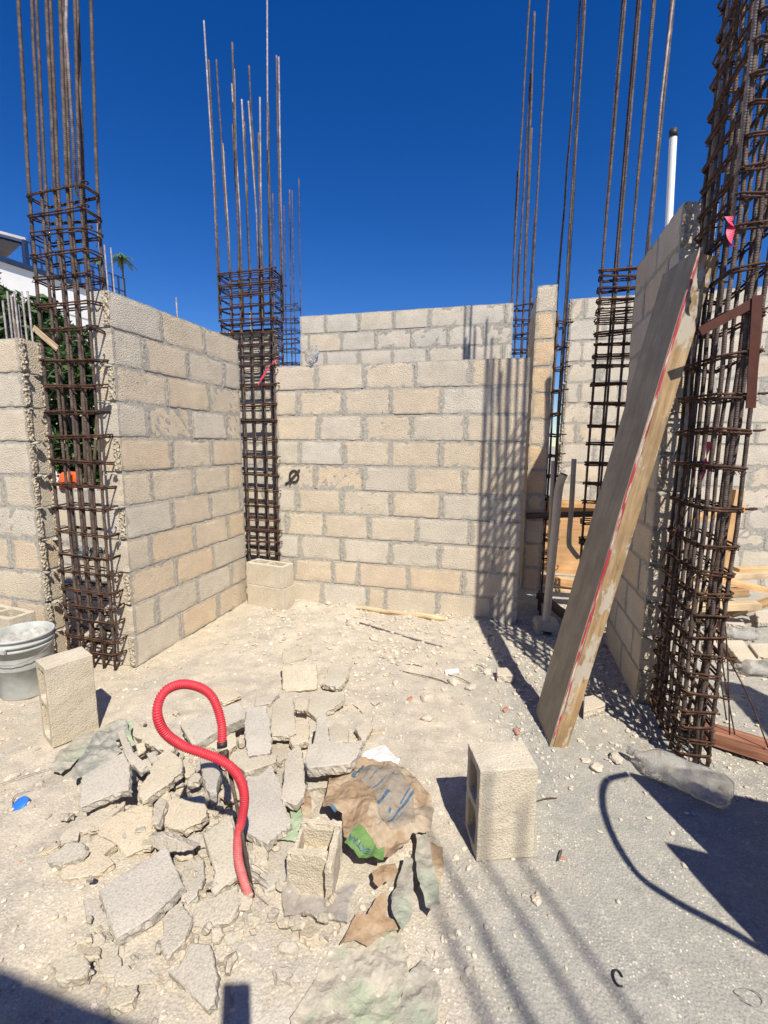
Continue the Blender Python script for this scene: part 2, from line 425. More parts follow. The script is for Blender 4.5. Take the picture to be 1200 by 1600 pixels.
def pebble(mb, c, s, rnd, flatn=.6):
    a = V((s*rnd.uniform(.7, 1.4), s*rnd.uniform(.6, 1.1), s*flatn*rnd.uniform(.6, 1.1)))
    rot = Matrix.Rotation(rnd.uniform(0, 6.28), 3, 'Z') @ Matrix.Rotation(rnd.uniform(-.5, .5), 3, 'X')
    mb.add([c+rot @ V((p.x*a.x, p.y*a.y, p.z*a.z))*rnd.uniform(.78, 1.2) for p in IV], IF)
def gravel():
    mb = MB(); rnd = random.Random(5); n = 0
    while n < 14000:
        x = rnd.uniform(-3.2, 1.9); y = rnd.uniform(.6, 4.4)
        d = .25+.9*sst(-.1, .35, noise.noise(V((x*2.1, y*2.1, 20))))
        d *= 1-.88*sst(-.15, .2, x-.25*(y-1.2))*sst(2.3, 1.9, y)
        d += 1.3*sst(1.15, .5, math.hypot((x+.75), (y-1.25)))
        d += .8*sst(.9, .3, abs(y-3.4))*sst(.7, .1, abs(x+.6)/2)+.9*sst(.8, .3, math.hypot(x-.55, (y-2.7)*.7))
        if rnd.random()*2 > d: continue
        s = .0022+.0085*rnd.random()**4*(1.2 if y < 2.5 else 1.7)+(.0016 if y > 2.2 else 0)
        pebble(mb, V((x, y, gz(x, y)+s*.25)), s, rnd); n += 1
    o = obj('gravel', mb, M['pebble'], base=V((0, 0, 0))); o['kind'] = 'stuff'
    o['label'] = 'small pale chips and gravel scattered over the dusty ground'
gravel()
# ---------------------------------------------------------------- block walls
def wall(label, o, u, nrm, L, courses, ch=.21, T=.15, off=0., mat='block', det=2, z0=0., ends=(0, 0), joints=None, swap=False, halfcut=None):
    """running-bond block wall; o = front face bottom corner, u along it, nrm outward"""
    o, u, nrm = V(o)+V((0, 0, z0)), V(u).normalized(), V(nrm).normalized()
    t = thing('block_wall', label, 'wall', o+u*(L/2)-nrm*(T/2)-V((0, 0, z0))); t['kind'] = 'thing'
    b = MB(); m = MB(); c3 = V((0, 0, 1)); rnd = random.Random(int(abs(o.x*1000)+abs(o.y*77)+L*13))
    core = []
    for c in range(courses):
        s = off+(.205 if (c % 2) ^ swap else 0)
        es = [0.]; k = s-.82
        if joints and c in joints: es = [0.]+joints[c]
        else:
            while k < L-.06:
                if k > .06: es.append(k+rnd.uniform(-.008, .008))
                k += .41
        es.append(L)
        zz = c*ch
        for a, e in zip(es[:-1], es[1:]):
            ga = rnd.uniform(.005, .011) if a > 0 else 0; ge = rnd.uniform(.005, .011) if e < L else 0
            hz = ch-rnd.uniform(.009, .013)
            ou = rnd.uniform(-.003, .003)
            Lb = e-ge-a-ga
            rough_box(b, o+u*(a+ga)+c3*(zz+rnd.uniform(0, .002))+nrm*ou, u*Lb, c3*hz, -nrm*(T+ou), max(2, int(Lb/(.034*(3-det)+.0))), 6 if det > 1 else 3, 3 if det > 1 else 2, .0010, .0045, 60, rnd)
            if e < L:
                wj = rnd.uniform(.009, .018); rough_box(m, o+u*(e-wj+rnd.uniform(-.004, .004))+c3*(zz+.002)+nrm*rnd.uniform(-.001, .0025), u*wj*2, c3*(hz-.004), -nrm*.06, 3, 12, 1, .0035, .004, 45, rnd)
    H = courses*ch
    rough_box(m, o+u*.006-nrm*.0035, u*(L-.012), c3*(H-.012), -nrm*(T-.007), max(4, int(L/.03)), max(4, int(H/.03)), 1, .003, 0, 45, rnd)
    # broken / toothed ends: rough block core, mortar tongues
    for side, e in ((0, ends[0]), (1, ends[1])):
        if not e: continue
        p = o if side == 0 else o+u*L; d = -u if side == 0 else u
        for c in range(courses):
            zz = c*ch
            if e == 1 and c % 2 == 0 or e == 2:
                shells = ((0, .036), (T-.036, .036)) if e == 2 else ((.0, .045),)
                for w0, ww in shells:
                    q = p+d*.001-nrm*(w0+.002)+c3*(zz+.006)
                    ln = rnd.uniform(.008, .02) if e == 2 else .009
                    cm_ = MB(); rough_box(cm_, q, d*ln, c3*(ch-.02), -nrm*(ww-.004), 3, 16, 5, .0075, .008, 70, rnd); core.append(cm_)
            if c and (e == 2 or c % 2 == 0 or rnd.random() < .5):
                q = p+d*.001-nrm*.012+c3*(zz-.014)
                for kk in range(5 if e == 2 else 3):
                    pebble(m, q+d*rnd.uniform(.0, .035)-nrm*rnd.uniform(.0, T-.03)+c3*rnd.uniform(-.004, .01), rnd.uniform(.012, .026), rnd, .45)
    obj('blockwork', b, M[mat], t); obj('mortar', m, M['mortar'], t)
    for cm_ in core: obj('broken_edge', cm_, M['core'], t)
    return t
XL = -2.236
lw = wall('pale block wall on the left, running back from the left rebar cage', (XL, 3.63, 0), (0, -1, 0), (1, 0, 0), 1.335, 11, off=.17, ends=(0, 1),
     joints={10: [0.465, 0.921], 9: [0.222, 0.672, 1.086], 8: [0.441, 0.899], 7: [0.224, 0.665, 1.089], 6: [0.435, 0.893], 5: [0.232, 0.664, 1.1], 4: [0.052, 0.484, 0.919], 3: [0.258, 0.698, 1.143], 2: [0.475, 0.915], 1: [0.241, 0.693, 1.124], 0: [0.443, 0.897]})
wr = .16
bw_ = wall('low block wall facing the camera across the back of the room', (-1.941, 3.71, 0), (1, 0, 0), (0, -1, 0), 2.10, 10, off=.01,
     joints={9: [.385, .80, 1.23, 1.66], 8: [.215, .62, 1.03, 1.44, 1.845], 7: [.39, .80, 1.21, 1.64], 6: [.215, .62, 1.03, 1.445, 1.835], 5: [.36, .80, 1.21, 1.64], 4: [.19, .60, 1.04, 1.46, 1.85], 3: [.08, .44, .85, 1.26, 1.70], 2: [.20, .60, 1.04, 1.46, 1.88], 1: [.14, .52, .76, 1.20, 1.66], 0: [.06, .41, .84, 1.0, 1.45, 1.90]})
# dark flattened ring with a slash on the back wall
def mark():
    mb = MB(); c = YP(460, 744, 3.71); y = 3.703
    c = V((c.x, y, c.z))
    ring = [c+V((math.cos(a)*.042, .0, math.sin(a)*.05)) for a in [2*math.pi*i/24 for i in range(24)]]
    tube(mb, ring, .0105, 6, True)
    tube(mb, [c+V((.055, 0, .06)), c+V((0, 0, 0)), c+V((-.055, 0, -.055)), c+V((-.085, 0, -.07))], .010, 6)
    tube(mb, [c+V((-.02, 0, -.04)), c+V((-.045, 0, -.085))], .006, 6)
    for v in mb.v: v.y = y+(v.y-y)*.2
    obj('ring_mark', mb, M['dark_mark'], bw_, True)
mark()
wall('narrow tall wall end beside the right end of the back wall, orange toned', (.185, 3.87, 0), (1, 0, 0), (0, -1, 0), .15, 12, z0=.25, ch=.2, T=1.3, off=0, mat='block_orange', ends=(0, 0), joints={i: [] for i in range(12)})
wall('far block wall rising behind the low back wall', (-2.43, 5.3, 0), (1, 0, 0), (0, -1, 0), 2.457, 14, off=.12, mat='block_grey', det=1)
wall('far block wall in sun at the right, behind timber and cages', (.60, 5.3, 0), (1, 0, 0), (0, -1, 0), 3.6, 14, off=.33, mat='block_grey', det=1, ends=(2, 0))
wall('block wall standing behind the rear left rebar cage', (-2.72, 3.95, 0), (1, 0, 0), (0, -1, 0), .63, 12, ch=.206, off=.1, mat='block_grey', det=1)
wall('tall shaded block wall behind the leaning form board on the right', (.785, 3.53, 0), (0, -1, 0), (-1, 0, 0), .83, 13, ch=.2015, off=.05, ends=(0, 1))
wall('block wall at the far left with hollow broken end', (-4.6, 2.2, 0), (1, 0, 0), (0, -1, 0), 1.775, 10, ch=.2055, off=.09, ends=(0, 2))
wall('low pale block wall seen through the bars of the left cage', (-5.4, 3.6, 0), (1, 0, 0), (0, -1, 0), 2.75, 5, ch=YP(110, 762, 3.6).z/5, off=.2, mat='block_grey', det=1)
wall('block wall standing behind the camera', (.6, -.81, 0), (-1, 0, 0), (0, 1, 0), 3.4, 12, off=.1, mat='block_grey', det=1)
wall('unseen low block wall added at the right to cast shade', (1.95, 2.2, 0), (0, -1, 0), (-1, 0, 0), .95, 7, off=.1, mat='block_grey', det=1)  # unseen wall piece added as a shadow caster
# ---------------------------------------------------------------- rebar cages
def cage(label, x0, x1, y0, y1, nx, ny, zs, tops, rb=.0065, rs=.0045, z0=0., lean=(0, 0), seed=1, tie=.7, mats=('rebar', 'rebar_grey', 'rebar_bright'), bright=0., greyz=None, dbl=True, hook=1., group='rebar cages waiting for concrete', wig=.006, drift=(0, .02)):
    rnd = random.Random(seed)
    t = thing('rebar_cage', label, 'rebar cage', ((x0+x1)/2, (y0+y1)/2, 0), group)
    def P(x, y, z): return V((x+lean[0]*z, y+lean[1]*z, z))
    pos = []
    for i in range(nx):
        x = x0+(x1-x0)*i/(nx-1); pos += [(x, y0), (x, y1)]
    for j in range(1, ny-1):
        y = y0+(y1-y0)*j/(ny-1); pos += [(x0, y), (x1, y)]
    bars = []
    for i, (x, y) in enumerate(pos):
        top = tops[i % len(tops)] if isinstance(tops, (list, tuple)) else tops
        x += rnd.uniform(-.008, .008); y += rnd.uniform(-.008, .008)
        mz = max(zs); pts = []
        dx, dy = drift[0]+rnd.uniform(-1, 1)*drift[1], rnd.uniform(-1, 1)*drift[1]
        zz = z0; k = 0
        while zz < top:
            over = max(0, zz-mz)
            pts.append(P(x+rnd.uniform(-1, 1)*wig*.5+dx*over, y+rnd.uniform(-1, 1)*wig*.5+dy*over, zz)); zz += .22
        pts.append(P(x+dx*max(0, top-mz), y+dy*max(0, top-mz), top))
        mb = MB(); tube(mb, pts, rb*rnd.uniform(.9, 1.1), 7)
        mt = mats[2] if rnd.random() < bright else mats[0]
        o = obj('bar', mb, M[mt], t, True); bars.append((x, y))
        if greyz:  # lapped splice bar standing beside it
            if rnd.random() < greyz[0]:
                ang = rnd.uniform(0, 6.28); ox, oy = math.cos(ang)*rb*2.1, math.sin(ang)*rb*2.1
                a = greyz[1]; b2 = top+rnd.uniform(-.5, .6)
                mb = MB(); tube(mb, [P(x+ox, y+oy, a), P(x+ox+dx*.2, y+oy, (a+b2)/2), P(x+ox+dx*max(0, b2-mz)*1.4, y+oy+dy*max(0, b2-mz), b2)], rb*.95, 7)
                obj('splice_bar', mb, M[mats[2] if rnd.random() < bright*2 else mats[1]], t, True)
    e = rb+rs
    for zi in zs:
        mb = MB(); tl = [rnd.uniform(-.014, .014) for _ in range(4)]
        for dd in ((0, 1) if dbl else (0,)):
            zj = zi+dd*rnd.uniform(.009, .017); j = lambda: rnd.uniform(-.006, .006)
            ee = e+dd*.003
            c = [P(x0-ee+j(), y0-ee+j(), zj+tl[0]), P(x1+ee+j(), y0-ee+j(), zj+tl[1]), P(x1+ee+j(), y1+ee+j(), zj+tl[2]), P(x0-ee+j(), y1+ee+j(), zj+tl[3])]
            lp = []
            for q in range(4):
                a, b = c[q], c[(q+1) % 4]; d = (b-a)
                if d.length < 1e-4: continue
                d.normalize(); ln = (b-a).length; cut = min(.016, ln*.3)
                lp += [a+d*cut, a+d*ln*.5+V((0, 0, rnd.uniform(-.004, .004))), b-d*cut]
            tube(mb, lp, rs, 6, True)
        if rnd.random() < hook:  # hooked tails
            q = rnd.choice((1, 1, 1, 0, 2)); p = c[q]; dx_, dy_ = ((-1, 1), (1, 1), (1, -1), (-1, -1))[q]
            tube(mb, catmull([p, p+V((.02, -.012*1, 0)), p+V((.038, -.006, .004)), p+V((.036, .012, .002)), p+V((.022, .016, 0))], 3), rs*.9, 5)
        for (x, y) in bars:
            if rnd.random() < tie:
                p = P(x, y, zi)+V((rnd.uniform(-.008, .008), rnd.uniform(-.012, .004), rnd.uniform(-.006, .014)))
                rr = rb+.006
                lp = [p+V((math.cos(a)*rr, math.sin(a)*rr, rnd.uniform(-.012, .012))) for a in (0, 1.3, 2.6, 3.9, 5.2)]
                tube(mb, lp, .0022, 4, True)
                dv = V((rnd.uniform(-1, 1), rnd.uniform(-1, .6), rnd.uniform(-1, 1))).normalized()
                tube(mb, [p, p+dv*.022, p+dv*.03+V((0, 0, rnd.uniform(-.02, .02)))], .0016, 4)
        obj('stirrup', mb, M['stirrup'], t, True)
    return t
def zpix(x, ys, yy): return [YP(x, y, yy).z for y in ys]
ZL = [2.8, 2.69, 2.58, 2.47, 2.35, 2.21, 2.06, 1.90, 1.755, 1.61, 1.46, 1.31, 1.165, 1.03, .88, .73, .62, .51, .41, .32, .2, .1]
cl = cage('tall rusty rebar cage at the left, beside the near end of the left wall', -2.675, -2.315, 2.215, 2.318, 5, 2, ZL, [3.9, 4.2, 4.3, 4.0], .0088, .0048, lean=(.010, 0), seed=3, greyz=(.35, 2.75), tie=.95, drift=(.05, .008), mats=('rebar', 'rebar_grey', 'rebar_bright'), wig=.003)
ZB = zpix(385, [426, 433, 443, 448, 465, 481, 500, 507, 522, 540, 558, 575, 604, 635, 660, 687, 715, 742, 768, 792, 813, 829, 846, 861], 3.69)
cb = cage('rusty rebar cage in the back corner between left wall and back wall', -2.43, -1.945, 3.69, 3.86, 6, 2, ZB, [4.5, 3.9, 4.45, 4.1, 4.55, 4.2, 4.0], .0075, .0045, z0=0, lean=(0, 0), seed=8, greyz=(.6, 2.5), bright=.1, tie=.6)
ZM = zpix(930, [423, 436, 453, 470, 489, 504, 521, 539, 556, 572, 600, 633, 666, 694, 727, 759, 787, 818, 845, 852], 3.66)
cm = cage('dark rebar cage between the timber opening and the tall shaded wall', .60, .875, 3.67, 3.71, 4, 2, ZM, [5.2, 4.9, 5.3], .0085, .0052, z0=0, seed=12, tie=.9, greyz=(.15, 2.5), wig=.002, drift=(.01, .006))
ZR = [3.34, 3.23, 3.12, 3.02, 2.91, 2.80, 2.70, 2.60, 2.49, 2.38, 2.27, 2.12, 1.96, 1.80, 1.65, 1.50, 1.34, 1.17, 1.02, .90, .80, .70, .60, .51, .42, .34, .26, .18, .10, .04]
cr = cage('large rusty rebar cage standing at the right edge, nearest the camera', .845, .955, 2.215, 2.62, 3, 6, ZR, [4.6, 4.4, 4.8], .0088, .0054, seed=21, tie=1., hook=.55, greyz=(.15, 2.3), wig=.012)
c5 = cage('thin rebar cage rising at the left end of the far block wall', -2.72, -2.49, 5.28, 5.44, 3, 2, [2.55, 2.66, 2.77, 2.9, 3.05, 2.4, 2.2, 2.0], [4.3, 4.5, 4.15, 4.4], .007, .0045, z0=0, seed=31, tie=.5)
c6 = cage('rebar cage at the right end of the far block wall, bars leaving the frame', -.0, .2, 5.34, 5.5, 4, 2, [2.3, 2.45, 2.6, 2.75, 2.9, 2.1, 1.9], [7.4, 4.3, 5.1, 3.6, 5.6, 4.7, 7.0, 3.9], .0105, .0055, z0=0, seed=33, tie=.6)
c7 = cage('flat rebar column right against the tall narrow wall end', .355, .41, 3.95, 4.1, 2, 2, [.5+.17*i for i in range(12)], [2.45, 5.3, 7.4, 4.9], .008, .005, z0=0, seed=35, tie=.5)
c8 = cage('rebar column standing behind the camera to the right', 1.86, 2.14, -1.78, -1.55, 3, 2, [.2+.2*i for i in range(18)], [4.85, 5.0, 4.75, 5.1], .011, .005, z0=0, seed=37, tie=.3)
# wires hanging off the right cage
def hang(pts, r, parent, mat='stirrup', name='loose_wire'):
    mb = MB(); tube(mb, catmull(pts, 4), r, 5); return obj(name, mb, M[mat], parent, True)
for i, (a, b, c) in enumerate((((1128, 880), (1122, 1010), (1135, 1125)), ((1122, 900), (1128, 1030), (1148, 1148)), ((1128, 1010), (1170, 1090), (1200, 1168)), ((1120, 860), (1135, 1000), (1140, 1148)))):
    hang([YP(*a, 2.3), YP(*b, 2.3), YP(*c, 2.28)], .0032, cr)
rw = random.Random(9)
for i in range(16):
    p = V((rw.uniform(.84, .97), rw.uniform(2.2, 2.62), rw.uniform(.15, 1.3))); q = p+V((rw.uniform(-.12, .1), rw.uniform(-.1, .1), rw.uniform(-.35, .1)))
    hang([p, p.lerp(q, .5)+V((rw.uniform(-.03, .03), rw.uniform(-.03, .03), 0)), q], .0024, cr)
for i in range(8):
    p = V((rw.uniform(-2.62, -2.29), rw.uniform(2.2, 2.34), rw.uniform(.05, 1.0))); q = p+V((rw.uniform(-.12, .1), rw.uniform(-.06, .06), rw.uniform(-.3, .1)))
    hang([p, p.lerp(q, .5)+V((rw.uniform(-.03, .03), rw.uniform(-.03, .03), 0)), q], .0022, cl)
# starter bars beyond the far left wall
sb = thing('starter_bars', 'bundle of thin upright starter bars behind the far left wall', 'rebar', (-3.3, 2.8, 0))
for i, (x, yt) in enumerate(((4, 470), (11, 455), (17, 462), (22, 456), (28, 475), (34, 455), (43, 455), (8, 490))):
    p = YP(x, yt, 2.7+.03*(i % 3)); mb = MB(); tube(mb, [V((p.x+.03, p.y, 0)), V((p.x+.01, p.y, 1.2)), p], .007, 6); obj('bar', mb, M['rebar_grey'], sb, True)
sb2 = thing('starter_bars', 'few slender rusty bars rising beyond the top of the left wall', 'rebar', (-4.2, 6, 0))
for x, yt in ((152, 348), (163, 383), (173, 387), (275, 465)):
    p = YP(x, yt, 6.); mb = MB(); tube(mb, [V((p.x+.08, p.y, 0)), V((p.x+.03, p.y, 2)), p], .011, 6); obj('bar', mb, M['rebar_grey'], sb2, True)
# ---------------------------------------------------------------- leaning form board
B0, B1, B2 = G(858, 1170), G(835, 1115), G(890, 1173)
T0 = XP(1092, 386, .745); 
ax = (T0-B0); BL = ax.length; ax.normalize()
wd = (B1-B0); wd = (wd-ax*wd.dot(ax)); BW = wd.length*.98; wd.normalize()
th = ax.cross(wd).normalized()
if th.dot(B2-B0) < 0: th = -th
bm_ = Matrix((ax, wd, th)).transposed().to_4x4()
if bm_.determinant() < 0: pass
fb = thing('form_board', 'long grey plywood form board with red edge leaning against the right wall', 'form board', B0)
def fbpart(name, mat, y0, y1, z0, z1, x0=0., x1=None, nx=18, amp=.0015):
    mb = MB(); x1 = BL if x1 is None else x1
    rough_box(mb, (x0, y0, z0), (x1-x0, 0, 0), (0, y1-y0, 0), (0, 0, z1-z0), nx, 3, 2, amp, .0025, 7)
    m_ = bm_.copy(); m_.translation = B0
    return obj(name, mb, M[mat], fb, matrix=m_)
fbpart('plywood_face', 'ply', .002, BW, 0, .018)
fbpart('red_edge', 'rededge', -.0008, .002, .003, .0150, .06)
fbpart('timber_edge', 'wood_cement', .004, .045, .0185, .088, .01, BL-.02)
fbpart('timber_edge', 'wood', BW-.042, BW-.002, .0185, .088, .01, BL-.02)
for f_ in (.02, .5, .94): fbpart('cross_piece', 'wood', .046, BW-.043, .0185, .086, BL*f_, BL*f_+.045, 3)
# ---------------------------------------------------------------- hollow blocks
def hollow_mesh(L=.395, D=.15, H=.2, cells=2, amp=.0026):
    bm = bmesh.new()
    t = .03; 
    if cells == 2: xs = [0, t, L/2-.0135, L/2+.0135, L-t, L]; holes = (1, 3)
    else: xs = [0, t, L-t, L]; holes = (1,)
    ys = [0, .03, D-.03, D]
    vt = {}
    def g(i, j, k):
        if (i, j, k) not in vt: vt[(i, j, k)] = bm.verts.new((xs[i], ys[j], H*k))
        return vt[(i, j, k)]
    n = len(xs)-1
    for i in range(n):
        for j in range(3):
            if j == 1 and i in holes: 
                a, b = i, i+1
                for q in (((a, 1), (b, 1)), ((b, 1), (b, 2)), ((b, 2), (a, 2)), ((a, 2), (a, 1))):
                    (i0, j0), (i1, j1) = q; bm.faces.new((g(i0, j0, 0), g(i0, j0, 1), g(i1, j1, 1), g(i1, j1, 0)))
                continue
            bm.faces.new((g(i, j, 1), g(i+1, j, 1), g(i+1, j+1, 1), g(i, j+1, 1)))
            bm.faces.new((g(i, j, 0), g(i, j+1, 0), g(i+1, j+1, 0), g(i+1, j, 0)))
    for i in range(n):
        bm.faces.new((g(i, 0, 0), g(i+1, 0, 0), g(i+1, 0, 1), g(i, 0, 1))); bm.faces.new((g(i, 3, 0), g(i, 3, 1), g(i+1, 3, 1), g(i+1, 3, 0)))
    for j in range(3):
        bm.faces.new((g(0, j, 0), g(0, j, 1), g(0, j+1, 1), g(0, j+1, 0))); bm.faces.new((g(n, j, 0), g(n, j+1, 0), g(n, j+1, 1), g(n, j, 1)))
    bm.normal_update()
    inner = [e for e in bm.edges if abs(e.verts[0].co.z-e.verts[1].co.z) > H*.9 and all(1e-4 < v.co.x < L-1e-4 and 1e-4 < v.co.y < D-1e-4 for v in e.verts)]
    bmesh.ops.bevel(bm, geom=inner, offset=.018, segments=3, affect='EDGES', profile=.5)
    sharp = [e for e in bm.edges if len(e.link_faces) == 2 and e.calc_face_angle(0) > .7]
    bmesh.ops.bevel(bm, geom=sharp, offset=.0045, segments=2, affect='EDGES', profile=.6)
    bmesh.ops.triangulate(bm, faces=[f for f in bm.faces if len(f.verts) > 4])
    bmesh.ops.subdivide_edges(bm, edges=[e for e in bm.edges if e.calc_length() > .05], cuts=3, use_grid_fill=True)
    for v in bm.verts: v.co += noise.noise_vector(v.co*60+V((L*9, 0, 0)))*amp
    bmesh.ops.recalc_face_normals(bm, faces=bm.faces)
    return bm
def hollow(name, label, loc, ex, ey, ez, group=None, **k):
    bm = hollow_mesh(**k); me = bpy.data.meshes.new(name); bm.to_mesh(me); bm.free(); me.materials.append(M['cmu'])
    o = bpy.data.objects.new(name, me); COL.objects.link(o)
    m_ = Matrix((V(ex).normalized(), V(ey).normalized(), V(ez).normalized())).transposed().to_4x4(); m_.translation = V(loc); o.matrix_world = m_
    return tag(o, label, 'concrete block', group)
GB = 'loose hollow concrete blocks'
# right block on end, cells facing left
u = V((.94, .34, 0)); n_ = V((.34, -.94, 0)); p0 = G(744, 1347)
hollow('concrete_block', 'hollow concrete block standing on end right of the paper bag, cells facing left', p0+V((0, 0, .0)), (.0, .0, 1), n_*-1, u, GB, L=.352, H=.205, D=.15)
u = V((.42, .91, 0)); n_ = V((.91, -.42, 0)); p0 = G(83, 1170)
hollow('concrete_block', 'hollow concrete block standing on end in front of the grey bucket', p0, (0, 0, 1), -n_, u, GB, L=.40, H=.197, D=.15)
ex = (G(448, 957)-G(385, 945)).normalized(); ey = V((-ex.y, ex.x, 0)); p0 = G(387, 945)
hollow('concrete_block', 'lower of two stacked hollow blocks in the corner by the back wall', p0, ex, ey, (0, 0, 1), GB, L=.395, H=.195, D=.17)
hollow('concrete_block', 'upper of two stacked hollow blocks in the corner, cells facing up', p0+V((-.005, .005, .197)), ex, ey, (0, 0, 1), GB, L=.395, H=.195, D=.155)
# broken half block in the rubble, cells up
def half_block():
    z = .15; a, b, c, d = G(472, 1277, z), G(535, 1282, z), G(530, 1345, z), G(455, 1342, z)
    ex = (b-a).normalized(); ey = V((ex.y, -ex.x, 0))  # towards the camera
    W = (b-a).length; mb = MB(); up = V((0, 0, 1)); h = z-.0; base = V((a.x, a.y, 0))
    def bx(x0, x1, y0, y1, z0=0., z1=h, am=.002, nn=8): rough_box(mb, base+ex*x0+ey*y0+up*z0, ex*(x1-x0), up*(z1-z0), ey*(y1-y0), nn, nn, nn, am, .006, 40)
    bx(0, W, 0, .026); bx(0, .014, .0262, .118, 0, h*.93); bx(W-.024, W, .0262, .178); bx(-.012, W-.0245, .118, .146)
    bx(.014, W-.025, .0263, .1175, 0, h*.45, .006)
    return tag(obj('broken_block', mb, M['cmu']), 'broken half of a hollow block sitting cells up in the rubble', 'concrete block')
half_block()
# ---------------------------------------------------------------- rubble pieces
def frag(poly, z, th, label, tilt=0., side=0., seed=0, mat='frag', name='block_fragment', cat='rubble', group='broken concrete block pieces in the rubble heap', jit=.0035):
    """flat broken shell: outline at its top height, tilt = extra height of the far edge, side = extra height of the right edge"""
    rnd = random.Random(seed*7+len(poly)); P = [G(x, y, z) for x, y in poly]
    ys = [p.y for p in P]; xs = [p.x for p in P]; y0, y1, x0, x1 = min(ys), max(ys), min(xs), max(xs)
    P = [G(x, y, z+tilt*((p.y-y0)/(y1-y0+1e-6))+side*((p.x-x0)/(x1-x0+1e-6))) for (x, y), p in zip(poly, P)]
    if sprism(P) < 0: P = P[::-1]
    out = []
    for i, p in enumerate(P):
        q = P[(i+1) % len(P)]; d = q-p; nseg = max(1, int(d.length/.009)); nr = V((d.y, -d.x, 0)).normalized(); ef = rnd.choice((.3, 1., 1.6, 2.2))
        for k in range(nseg):
            f = k/nseg; o = 0 if k == 0 else 1
            pt = p+d*f; out.append(pt+nr*o*(noise.noise(pt*110+V((seed, 0, 0)))*jit+noise.noise(pt*38+V((seed, 0, 0)))*jit*1.1)*ef)
    n = len(out); mb = MB(); c = sum(out, V())/n
    e1 = (P[1]-P[0]); nn = V((0, 0, 0))
    for i in range(1, n-1): nn += (out[i]-out[0]).cross(out[i+1]-out[0])
    nn.normalize()
    rings = [[v+(c-v).normalized()*.003 for v in out], [v-nn*.003+(v-c).normalized()*.0005 for v in out]]
    for lv in (.35, .7):
        rings.append([v-nn*th*lv+(v-c).normalized()*(rnd.uniform(-.5, .5)*.006+noise.noise(v*45+V((0, 0, lv*9)))*.009) for v in out])
    rings.append([v-nn*th+(c-v).normalized()*rnd.uniform(.0, .006) for v in out])
    vs = [v for r in rings for v in r]; fs = [list(range(n))]
    for r in range(4):
        for i in range(n):
            j = (i+1) % n; fs.append([r*n+i, (r+1)*n+i, (r+1)*n+j, r*n+j])
    fs.append([4*n+i for i in range(n-1, -1, -1)])
    mb.add(vs, fs)
    o = obj(name, mb, M[mat])
    bm = bmesh.new(); bm.from_mesh(o.data); bmesh.ops.triangulate(bm, faces=[f for f in bm.faces if len(f.verts) > 4]); bm.to_mesh(o.data); bm.free()
    return tag(o, label, cat, group)
